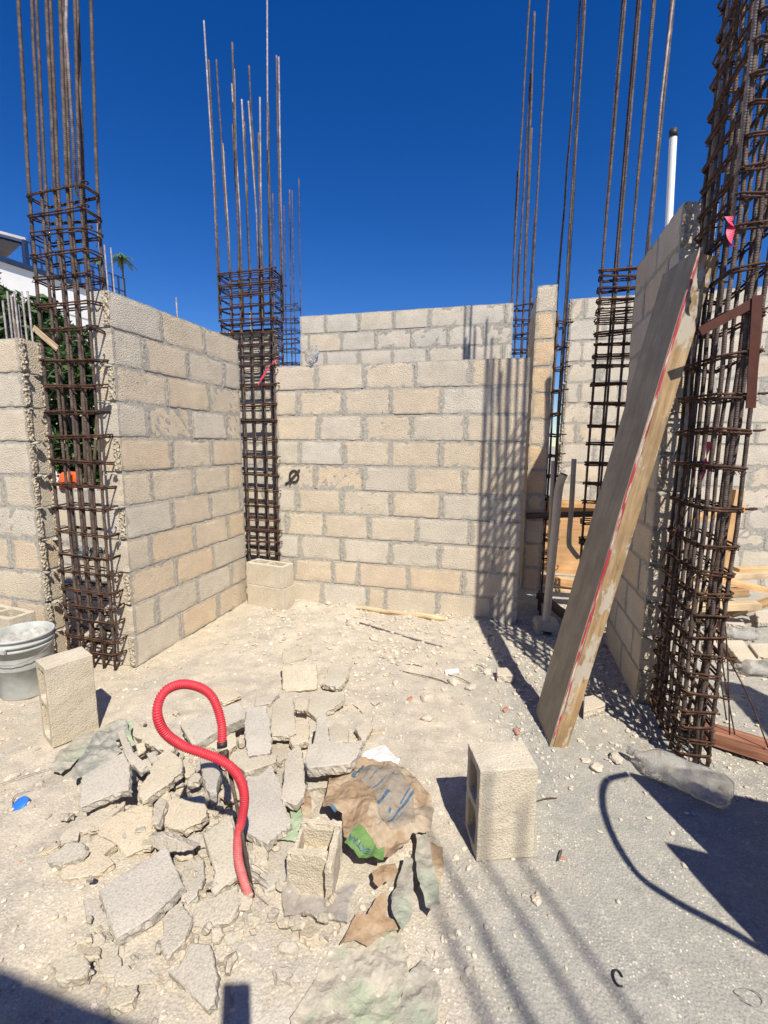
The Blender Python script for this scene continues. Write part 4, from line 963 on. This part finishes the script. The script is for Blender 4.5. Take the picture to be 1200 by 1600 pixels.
# ---------------------------------------------------------------- small items
mb = MB(); c = G(35, 1262); lathe(mb, V((0, 0, 0)), [(.001, .016), (.024, .016), (.028, .013), (.029, .0), (.026, .0), (.025, .012), (.001, .012)], 24)
tag(obj('bottle_cap', mb, M['blue'], None, True, matrix=Matrix.Translation(c+V((0, 0, .012))) @ Matrix.Rotation(.5, 4, 'X')), 'blue plastic lid on the dusty ground at the left', 'lid')
mb = MB(); tube(mb, catmull([G(0, 1225, .004), G(40, 1212, .004), (G(80, 1200, .012))], 6)+catmull([G(78, 1201, .012), G(90, 1196, .01)], 4), .0015, 4); tag(obj('wire', mb, M['rebar_grey'], None, True), 'thin wire crossing the ground from the left edge to the standing block', 'wire')
mb = MB(); tube(mb, catmull([G(20, 1265, .004), G(22, 1245, .01), (G(45, 1236, .01)), G(80, 1236, .008), G(105, 1225, .02)], 6), .0015, 4); tag(obj('wire', mb, M['rebar_grey'], None, True), 'thin wire curling round the blue lid', 'wire')
mb = MB(); tube(mb, [G(562, 973, .012), G(620, 990, .015), G(690, 1010, .014)], .006, 6); tag(obj('rod', mb, M['rebar_grey'], None, True), 'thin rusty rod on the floor in front of the batten', 'rod')
a, b = G(557, 950, .03), G(697, 967, .035); mb = MB(); pp = [a.lerp(b, i/9)+V((0, .006*math.sin(i*1.3), .004*math.sin(i*2))) for i in range(10)]
tube(mb, pp, .018, 8, rr=[.010, .016, .018, .019, .019, .02, .02, .021, .023, .014]); tag(obj('wooden_batten', mb, M['wood_pale']), 'pale broken wooden batten lying along the foot of the back wall', 'batten')
for i, (ps, l) in enumerate(((((633, 1038), (660, 1042)), 'short dark twig in the middle of the floor'), (((625, 1048), (680, 1060), (700, 1068)), 'long thin twig below the short dark one'), (((548, 1100), (567, 1117)), 'dark bent nail right of the square flat piece'), (((576, 1097), (592, 1114)), 'crossed black wire bit on the dusty floor'), (((594, 1098), (584, 1106)), 'short black wire bit touching the crossed one'), (((700, 1054), (735, 1068)), 'thin twig beside the white plastic bit'), (((744, 1038), (760, 1048)), 'curved twig near the board shadow'), (((838, 1252), (870, 1247)), 'dry twig right of the standing block'), (((872, 1345), (877, 1328)), 'straw bit on the grey floor'), (((68, 1250), (72, 1265)), 'small dark twig right of the blue lid'), (((540, 1162), (602, 1142)), 'wood splinter above the white paper scrap'))):
    mb = MB(); pts = [G(*q, .01) for q in ps]; 
    if len(pts) == 2: pts = [pts[0], pts[0].lerp(pts[1], .5)+V((.004, .003, .006)), pts[1]]
    tube(mb, catmull(pts, 4), .0028 if i != 10 else .006, 5); tag(obj('twig', mb, M['wood_dark'] if i != 10 else M['wood_pale'], None, True), l, 'twig', 'twigs and wire bits on the floor')
mb = MB(); cc = G(1170, 1560); tube(mb, catmull([cc+V((.03*math.cos(a)*(1+.2*math.sin(3*a)), .02*math.sin(a), .004+.004*math.sin(2*a))) for a in [i*.7 for i in range(14)]], 3), .0011, 4)
tag(obj('wire', mb, M['rebar_grey'], None, True), 'tangle of thin wire at the bottom right corner', 'wire')
mb = MB(); cc = G(966, 1532); tube(mb, catmull([cc+V((.012*math.cos(a), .02*math.sin(a), .008)) for a in [.3+i*.55 for i in range(10)]], 3), .0025, 5)
tag(obj('plastic_bit', mb, M['black'], None, True), 'small dark plastic loop on the grey floor at bottom right', 'plastic bit')
# big crushed bottle
def bottle(label, a, b, r, mat, seed, crush=.35, name='plastic_bottle', neck=True, group='plastic bottles lying about'):
    a, b = V(a), V(b); x = (b-a); L = x.length; mb = MB(); n = 20; m = 26; vs = []; fs = []
    x.normalize(); y = V((0, 0, 1)).cross(x).normalized(); z = x.cross(y)
    for i in range(m+1):
        t = i/m
        prof = (.24 if t < .10 else .24+.76*sst(.10, .32, t)) if neck else sst(-.1, .15, t)
        if t > .93: prof *= 1-.25*((t-.93)/.07)**2
        for k in range(n):
            an = 2*math.pi*k/n; q = V((t*3, math.cos(an), math.sin(an)))
            rr = r*prof*(1+crush*noise.noise(q*1.1+V((seed, 0, 0)))*sst(.05, .3, t)+.10*abs(noise.noise(q*4+V((seed, 3, 0))))*sst(.1, .3, t)+.02*math.sin(t*70)*sst(.45, .5, t))
            vs.append(a+x*L*t+y*math.cos(an)*rr+z*math.sin(an)*rr*.92)
    for i in range(m):
        for k in range(n): fs.append([i*n+k, i*n+(k+1) % n, (i+1)*n+(k+1) % n, (i+1)*n+k])
    fs.append(list(range(n-1, -1, -1))); fs.append([m*n+k for k in range(n)])
    mb.add(vs, fs); t = thing(name, label, 'bottle', V((a.x, a.y, 0)), group); o = obj('bottle_body', mb, M[mat], t, True)
    if neck:
        mb = MB(); tube(mb, [a-x*.004, a+x*.02], r*.29, 14); tube(mb, [a+x*.032, a+x*.036], r*.33, 14); obj('bottle_neck', mb, M[mat], t, True)
    return t
pa, pb = G(982, 1172, .05), G(1142, 1242, .075)
bottle('large crushed clear plastic bottle lying in front of the right rebar cage', pa, pb, .062, 'clear', 3)
bottle('clear plastic bottle lying in the sun among the far debris', G(1125, 987, .05), G(1182, 992, .05), .05, 'clear', 8)
bottle('dusty plastic bottle in the shade at the right edge', G(1150, 1040, .05), G(1205, 1045, .05), .05, 'clear', 9)
bottle('crumpled bluish bottle caught inside the left rebar cage', YP(121, 864, 2.30), YP(158, 866, 2.42), .048, 'bluepet', 5, .5, neck=False)
# orange tub on the low wall
oc = YP(110, 760, 3.0); oc = YP(111, 762, 3.67); oc = V((oc.x, 3.67, YP(110, 762, 3.6).z-.008)); ot = MB(); lathe(ot, oc, [(.001, .165), (.065, .155), (.088, .13), (.097, .09), (.101, .0), (.096, .0), (.08, .13), (.001, .145)], 28)
tag(obj('plastic_tub', ot, M['orange'], None, True), 'bright orange upturned plastic tub on the low wall behind the left cage', 'tub')
# wood sliver jammed in the left cage
beam('wood_sliver', YP(52, 512, 2.19), YP(90, 545, 2.19), .035, .008, M['wood_pale'], (0, -1, 0), None, .001, 'short flat wood sliver jammed into the left rebar cage', 'wood sliver')
# clear bag on the back wall top
bagc = YP(488, 556, 3.72); mb = MB(); n = 14
bm = bmesh.new(); bmesh.ops.create_icosphere(bm, subdivisions=3, radius=1)
for v in bm.verts:
    q = v.co.copy(); s = 1+.5*noise.noise(q*1.8)+.2*noise.noise(q*5); mb.v.append(bagc+V((q.x*.062*s, q.y*.05*s, q.z*.07*s+.005)))
for f in bm.faces: mb.f.append([v.index for v in f.verts]); mb.uv.append([(0, 0)]*3)
bm.free(); tag(obj('plastic_bag', mb, M['clear'], None, True), 'crumpled clear plastic bag sitting on top of the back wall', 'plastic bag')
# ribbons and the steel square on cages
def ribbon(label, pts, w, name='ribbon', mat='pink'):
    pts = catmull(pts, 5); mb = MB(); vs = []; fs = []
    for i, p in enumerate(pts):
        an = i*.35; d = V((math.cos(an), math.sin(an)*.4, .35*math.sin(an))).normalized(); vs += [p-d*w/2, p+d*w/2]
    for i in range(len(pts)-1): fs.append([2*i, 2*i+1, 2*i+3, 2*i+2])
    mb.add(vs, fs); o = obj(name, mb, M[mat]); so = o.modifiers.new('solid', 'SOLIDIFY'); so.thickness = .001; return tag(o, label, 'ribbon', 'pink ribbons tied to rebar')
ribbon('pink ribbon knotted near the top of the right cage', [YP(1139, 338, 2.19), YP(1143, 352, 2.185), YP(1141, 365, 2.18), YP(1144, 385, 2.18)], .028)
ribbon('red ribbon hanging inside the lower right cage', [YP(1108, 690, 2.35), YP(1103, 720, 2.35), YP(1097, 745, 2.35), YP(1090, 765, 2.35)], .018)
ribbon('red ribbon stretched from the rear left cage to the back wall top', [YP(432, 562, 3.68), YP(420, 574, 3.66), YP(410, 590, 3.66), YP(404, 602, 3.66)], .022)
st = thing('steel_square', 'rust brown steel square hooked on the right rebar cage', 'steel square', YP(1172, 640, 2.16))
p2, p3 = YP(1181, 470, 2.19), YP(1172, 638, 2.19); p1 = YP(1094, 518, 2.188)
beam('square_arm', p1, p2+V((.015, 0, .006)), .005, .036, M['steel'], (0, 0, 1), st, 0, edge=0)
beam('square_arm', p2+V((0, -.0065, .018)), p3+V((0, -.004, 0)), .005, .034, M['steel'], (1, 0, 0), st, 0, edge=0)
# pipes in the opening
def pipe(label, pts, r, mat, closed_cap=False, cap=None, name='pvc_pipe'):
    t = thing(name, label, 'pipe', V((V(pts[0]).x, V(pts[0]).y, 0)), 'plastic pipes'); mb = MB(); cv = catmull(pts, 6) if len(pts) > 2 else [V(p) for p in pts]
    tube(mb, cv, r, 16, cap=False); tube(mb, cv[::-1], r*.86, 16, cap=False); o = obj('pipe_body', mb, M[mat], t, True)
    if cap: mb = MB(); d = (cv[-1]-cv[-2]).normalized(); tube(mb, [cv[-1]-d*.01, cv[-1]+d*.03], r*1.12, 14); obj('pipe_cap', mb, M[cap], t, True)
    return t
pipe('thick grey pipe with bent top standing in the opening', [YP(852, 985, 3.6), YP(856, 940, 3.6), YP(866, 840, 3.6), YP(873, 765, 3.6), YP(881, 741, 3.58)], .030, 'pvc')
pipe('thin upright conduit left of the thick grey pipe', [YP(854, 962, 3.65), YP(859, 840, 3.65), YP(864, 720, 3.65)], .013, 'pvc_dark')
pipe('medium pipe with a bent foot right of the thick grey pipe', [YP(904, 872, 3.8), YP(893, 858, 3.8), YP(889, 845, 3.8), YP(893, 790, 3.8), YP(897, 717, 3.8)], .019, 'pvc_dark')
pipe('white pipe with black cap rising above the tall shaded wall', [YP(1044, 370, 3.1), YP(1052, 212, 3.1)], .019, 'white', cap='black')
pipe('slim white pipe behind the rear left rebar cage', [YP(396, 600, 4.2), YP(392, 488, 4.2)], .012, 'white')
mb = MB(); q = G(838, 992); ex = V((.97, .1, 0)); 
rough_box(mb, q+V((0, 0, .03)), ex*.17, (0, 0, .07), (-.02, .16, 0), 6, 4, 4, .003, .005); rough_box(mb, q, ex*.05, (0, 0, .03), (-.02, .16, 0), 3, 2, 3, .003); rough_box(mb, q+ex*.12, ex*.05, (0, 0, .03), (-.02, .16, 0), 3, 2, 3, .003)
tag(obj('footing_block', mb, M['cmu']), 'notched concrete foot under the pipes in the opening', 'concrete foot')
# timber heap and panels beyond
pn = thing('plywood_sheet', 'upright orange plywood panel in the opening behind the pipes', 'plywood panel', YP(870, 905, 4.35))
a, b = YP(828, 905, 4.35), YP(912, 905, 4.35); mb = MB(); 
mtx = Matrix.Translation(V((a.x, 4.35, .28))); rough_box(mb, (0, 0, 0), (b.x-a.x+.3, 0, 0), (0, 0, .62), (0, .018, 0), 4, 4, 1, .001); obj('panel_sheet', mb, M['wood_orange'], pn, matrix=mtx)
beam('top_rail', V((a.x, 4.325, .93)), V((b.x+.35, 4.325, .935)), .045, .07, M['wood_orange'], (0, 0, 1), pn)
beam('foot_rail', V((a.x-.05, 4.30, .24)), V((b.x+.4, 4.24, .20)), .07, .07, M['wood_orange'], (0, 0, 1), pn)
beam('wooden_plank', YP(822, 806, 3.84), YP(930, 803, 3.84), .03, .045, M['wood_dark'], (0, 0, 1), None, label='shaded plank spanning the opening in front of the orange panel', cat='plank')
PL = [((1085, 905), (1205, 897), 4.6, .10, .05, 'wood_pale', 'pale plank on top of the timber heap at the right edge'), ((1120, 905), (1210, 925), 4.3, .09, .045, 'wood_orange', 'orange plank slanting down across the timber heap'), ((1075, 930), (1165, 925), 4.2, .1, .06, 'wood', 'short squared timber in the middle of the heap'),
      ((1070, 950), (1185, 945), 4.0, .09, .05, 'wood_pale', 'lowest front plank of the timber heap'), ((1060, 915), (1130, 935), 4.5, .08, .05, 'wood_orange', 'plank end poking out behind the right cage'), ((1150, 890), (1215, 890), 4.9, .1, .04, 'wood_orange', 'rearmost thin board of the timber heap'), ((1140, 960), (1215, 935), 4.15, .08, .04, 'wood', 'plank disappearing off the right edge')]
for a, b, yy, w_, t_, m_, l in PL: beam('wooden_plank', YP(*a, yy), YP(*b, yy+.05), w_, t_, M[m_], label=l, cat='plank', group='planks in the timber heap')
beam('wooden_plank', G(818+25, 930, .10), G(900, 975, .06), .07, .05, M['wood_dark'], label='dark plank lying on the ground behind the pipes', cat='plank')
beam('wooden_plank', G(835, 918, .15), G(930, 925, .15), .09, .03, M['wood_pale'], label='pale board on the ground in the opening', cat='plank')
beam('timber_prop', YP(1153, 765, 4.0), YP(1128, 893, 4.0), .06, .09, M['wood_orange'], (0, 1, 0), label='slanting orange timber prop behind the right cage', cat='timber')
beam('timber_prop', YP(1078, 810, 4.05), YP(1165, 795, 4.05), .06, .05, M['wood_orange'], (0, 0, 1), label='horizontal orange timber behind the right cage', cat='timber')
beam('timber_beam', V((.97, 2.43, .05)), V((1.62, 2.19, .05)), .10, .07, M['wood_red'], label='reddish timber beam on the ground right of the right cage', cat='timber')
for i, (pl, z, l) in enumerate((([(1128, 1000), (1160, 1000), (1185, 1030), (1160, 1036)], .06, 'shaded flat slab on the ground right of the right cage'), ([(1170, 1005), (1210, 1005), (1210, 1030), (1185, 1025)], .08, 'broken slab at the right edge below the far debris'), ([(1130, 962), (1160, 968), (1165, 978), (1128, 972)], .06, 'pale block scrap below the timber heap'), ([(1180, 955), (1210, 950), (1210, 970), (1185, 972)], .05, 'white rubble piece at the right edge by the timber'), ([(1105, 1000), (1122, 1000), (1122, 1012), (1104, 1012)], .04, 'small scrap just behind the right cage'))):
    frag(pl, z, .04, l, 0, 0, 60+i, 'stone' if i > 1 else 'cmu', 'slab_piece', 'rubble', 'rubble pieces at the right edge')
# ---------------------------------------------------------------- things just outside the frame whose shadows fall in it
p1 = V((1.107, 1.294, 0)); 
def upright(label, x, y, top, w_, tilt):  # unseen panel, added and tilted for the shadow it casts
    t = thing('form_board', label, 'panel', (x, y, 0)); ax_ = V((math.sin(tilt), 0, math.cos(tilt))); uu = V((math.cos(tilt), 0, -math.sin(tilt)))
    o_ = V((x, y, 0)); L_ = top/math.cos(tilt)
    mb = MB(); rough_box(mb, o_, uu*w_, ax_*L_, V((0, .018, 0)), 4, 8, 1, .001); obj('panel_sheet', mb, M['ply'], t)
    for f in (.08, .85): beam('batten', o_+ax_*L_*f+V((0, .04, 0)), o_+ax_*L_*f+uu*w_+V((0, .04, 0)), .04, .06, M['wood'], (0, 0, 1), t)
    return t
upright('unseen plywood panel added to cast a shadow at the right, farther one', .962, 1.30, 1.2, .62, .12)
upright('unseen plywood panel added to cast a shadow at the right, nearer one', .998, .934, 1.2, .75, .12)
mb = MB(); lp = [(.603, 2.05), (.50, 1.98), (.457, 1.832), (.465, 1.66), (.509, 1.531), (.60, 1.46), (.706, 1.412), (.80, 1.36)]  # unseen hose loop laid out from the outline of its shadow
tube(mb, catmull([V((x+.42*1.2, y-.63*1.2, 1.215)) for x, y in lp], 6), .0135, 10); tag(obj('hose', mb, M['hose'], None, True), 'unseen loop of hose added to cast the curved shadow at the right', 'hose')
# photographer's phone, just behind the lens
mb = MB(); pc = EYE-FW*.012+RT*(-.022)+UP*(-.058)
rough_box(mb, pc-RT*.0375-UP*.077-FW*.004, RT*.075, UP*.154, FW*.008, 4, 8, 2, 0, .002)
ph = tag(obj('phone', mb, M['black']), 'black phone held up behind the camera position', 'phone')
# ---------------------------------------------------------------- tree, house, palms beyond
def crown(mb, c, rad, n, leaf, rnd, clumps=14):
    cl = []
    for i in range(clumps):
        d = V((rnd.gauss(0, 1), rnd.gauss(0, 1), rnd.gauss(0, .8))).normalized()*rnd.uniform(.35, .95)
        cl.append((c+V((d.x*rad.x, d.y*rad.y, d.z*rad.z)), rnd.uniform(.28, .5)*min(rad.x, rad.z)))
    for i in range(n):
        q, r = rnd.choice(cl); d = V((rnd.gauss(0, 1), rnd.gauss(0, 1), rnd.gauss(0, 1))).normalized()*r*rnd.random()**.4; p = q+d
        a = V((rnd.uniform(-1, 1), rnd.uniform(-1, 1), rnd.uniform(-.6, .6))).normalized(); b = a.cross(V((rnd.uniform(-1, 1), rnd.uniform(-1, 1), rnd.uniform(-1, 1)))).normalized(); l = leaf*rnd.uniform(.6, 1.4)
        mb.add([p-a*l, p+b*l*.38, p+a*l, p-b*l*.38], [[0, 1, 2, 3]])
def tree(label, base, h, rad, n, leaf, seed):
    rnd = random.Random(seed); t = thing('tree', label, 'tree', base); c = V(base)+V((0, 0, h))
    mb = MB(); crown(mb, c, V(rad), n, leaf, rnd, 22); obj('crown', mb, M['leaf'], t)
    mb = MB(); tube(mb, [V(base), V(base)+V((.04, .02, h*.4)), c+V((0, 0, -.1))], .06, 8, rr=[.08, .06, .03])
    for i in range(7):
        d = V((rnd.uniform(-1, 1)*rad[0]*.7, rnd.uniform(-1, 1)*rad[1]*.7, rnd.uniform(-.2, .7)*rad[2])); s = V(base)+V((0, 0, h*rnd.uniform(.35, .75))); tube(mb, [s, s+d*.5+V((0, 0, .1)), c+d], .02, 6, rr=[.03, .02, .008])
    obj('trunk', mb, M['bark'], t, True)
tree('dense dark green tree behind the left rebar cage', (-4.75, 4.3, 0), 1.75, (.72, .55, 1.25), 9000, .055, 4)
tree('leafy bush against the white house at the far left', (-6.9, 5.5, 0), 2.6, (.9, .8, 1.5), 6000, .075, 6)
hA, hB = G(-40, 392, 5.4), G(150, 455, 5.4); hd = (hB-hA).normalized(); 
hw = thing('house', 'white rendered house with dark roof railing at the far left', 'house', (hA.x, hA.y, 0))
nrm = V((hd.y, -hd.x, 0)); nrm = nrm if nrm.dot(EYE-hA) > 0 else -nrm
st_ = V((hA.x, hA.y, 0))-hd*2.5; Lh = (hB-hA).length+2.5
mb = MB(); rough_box(mb, st_, hd*Lh, V((0, 0, 5.36)), -nrm*5, 6, 3, 2, 0); obj('wall', mb, M['housewhite'], hw)
mb = MB(); rough_box(mb, st_+V((0, 0, 5.36))+nrm*.08, hd*(Lh+.05), V((0, 0, .10)), -nrm*5.1, 4, 1, 1, 0); obj('roof_edge', mb, M['darkblue'], hw)
mb = MB(); rough_box(mb, st_+V((0, 0, 4.6))+nrm*.01, hd*(Lh+.0), V((0, 0, .03)), -nrm*.02, 4, 1, 1, 0); obj('wall_groove', mb, M['bucket'], hw)
rl = MB(); n = 14; r0 = hA+hd*1.0; r1 = hA+hd*((hB-hA).length+.9)
for i in range(n+1):
    p = r0.lerp(r1, i/n); tube(rl, [V((p.x, p.y, 5.4)), V((p.x, p.y, 6.0))], .025, 5)
for zz in (5.65, 6.0): tube(rl, [V((r0.x, r0.y, zz)), V((r1.x, r1.y, zz))], .02, 5)
obj('roof_railing', rl, M['darkblue'], hw)
cp = thing('canopy', 'pale roof canopy on dark blue posts above the white house', 'canopy', (hA.x, hA.y, 5.4))
ca, cb2 = G(40, 376, 6.35), G(-60, 340, 6.6); cd = G(-60, 395, 6.35)
mb = MB(); e1 = V((cb2.x-ca.x, cb2.y-ca.y, .0)); rough_box(mb, V((ca.x, ca.y, 6.35)), V((-2.2, -2.6, .25)), V((0, 0, .07)), V((-2.0, .9, 0)), 4, 1, 4, 0); obj('canopy_sheet', mb, M['canopy'], cp)
mb = MB()
for q in (V((ca.x-.02, ca.y-.02, 0)), V((ca.x-.9, ca.y-1.05, 0)), V((ca.x-1.9, ca.y+.8, 0))): rough_box(mb, V((q.x-.05, q.y-.05, 5.4)), (.1, 0, 0), (0, 0, .95), (0, .1, 0))
obj('canopy_post', mb, M['darkblue'], cp)
mb = MB(); tube(mb, [V((ca.x, ca.y, 6.3)), V((ca.x-2.2, ca.y-2.6, 6.55))], .06, 6); obj('canopy_beam', mb, M['darkblue'], cp)
def palm(label, px, py, yy, hgt, seed, s):
    rnd = random.Random(seed); c = YP(px, py, yy); t = thing('palm_tree', label, 'palm tree', (c.x, c.y, 0), 'distant palm trees')
    mb = MB(); tube(mb, [V((c.x+.2*s, c.y, 0)), V((c.x+.05, c.y, c.z*.5)), c], .12, 7, rr=[.10, .07, .05]); obj('trunk', mb, M['bark'], t, True)
    mb = MB()
    for i in range(16):
        a = i*2*math.pi/16+rnd.uniform(-.2, .2); el = rnd.uniform(-.1, .9); L = s*rnd.uniform(.8, 1.15); d = V((math.cos(a), math.sin(a), 0)); pts = []
        for k in range(9):
            f = k/8; pts.append(c+d*L*f*math.cos(el*.6)+V((0, 0, L*(math.sin(el)*f-.75*f*f))))
        for k in range(8):
            p, q = pts[k], pts[k+1]; sd = (q-p).cross(V((0, 0, 1))).normalized()
            for sg in (-1, 1):
                for kk in range(2):
                    pp = p.lerp(q, kk*.5); mb.add([pp, pp+(q-p)*.35, pp+(q-p)*.9+sd*sg*s*.26*(1-.5*k/8)+V((0, 0, -s*.12)), pp+(q-p)*.5+sd*sg*s*.2*(1-.5*k/8)+V((0, 0, -s*.07))], [[0, 1, 2, 3]])
    obj('crown', mb, M['palm'], t)
palm('distant palm with drooping crown above the left wall top', 190, 404, 24, 8, 2, .75)
palm('smaller distant palm left of the drooping one', 153, 408, 26, 8, 5, .5)
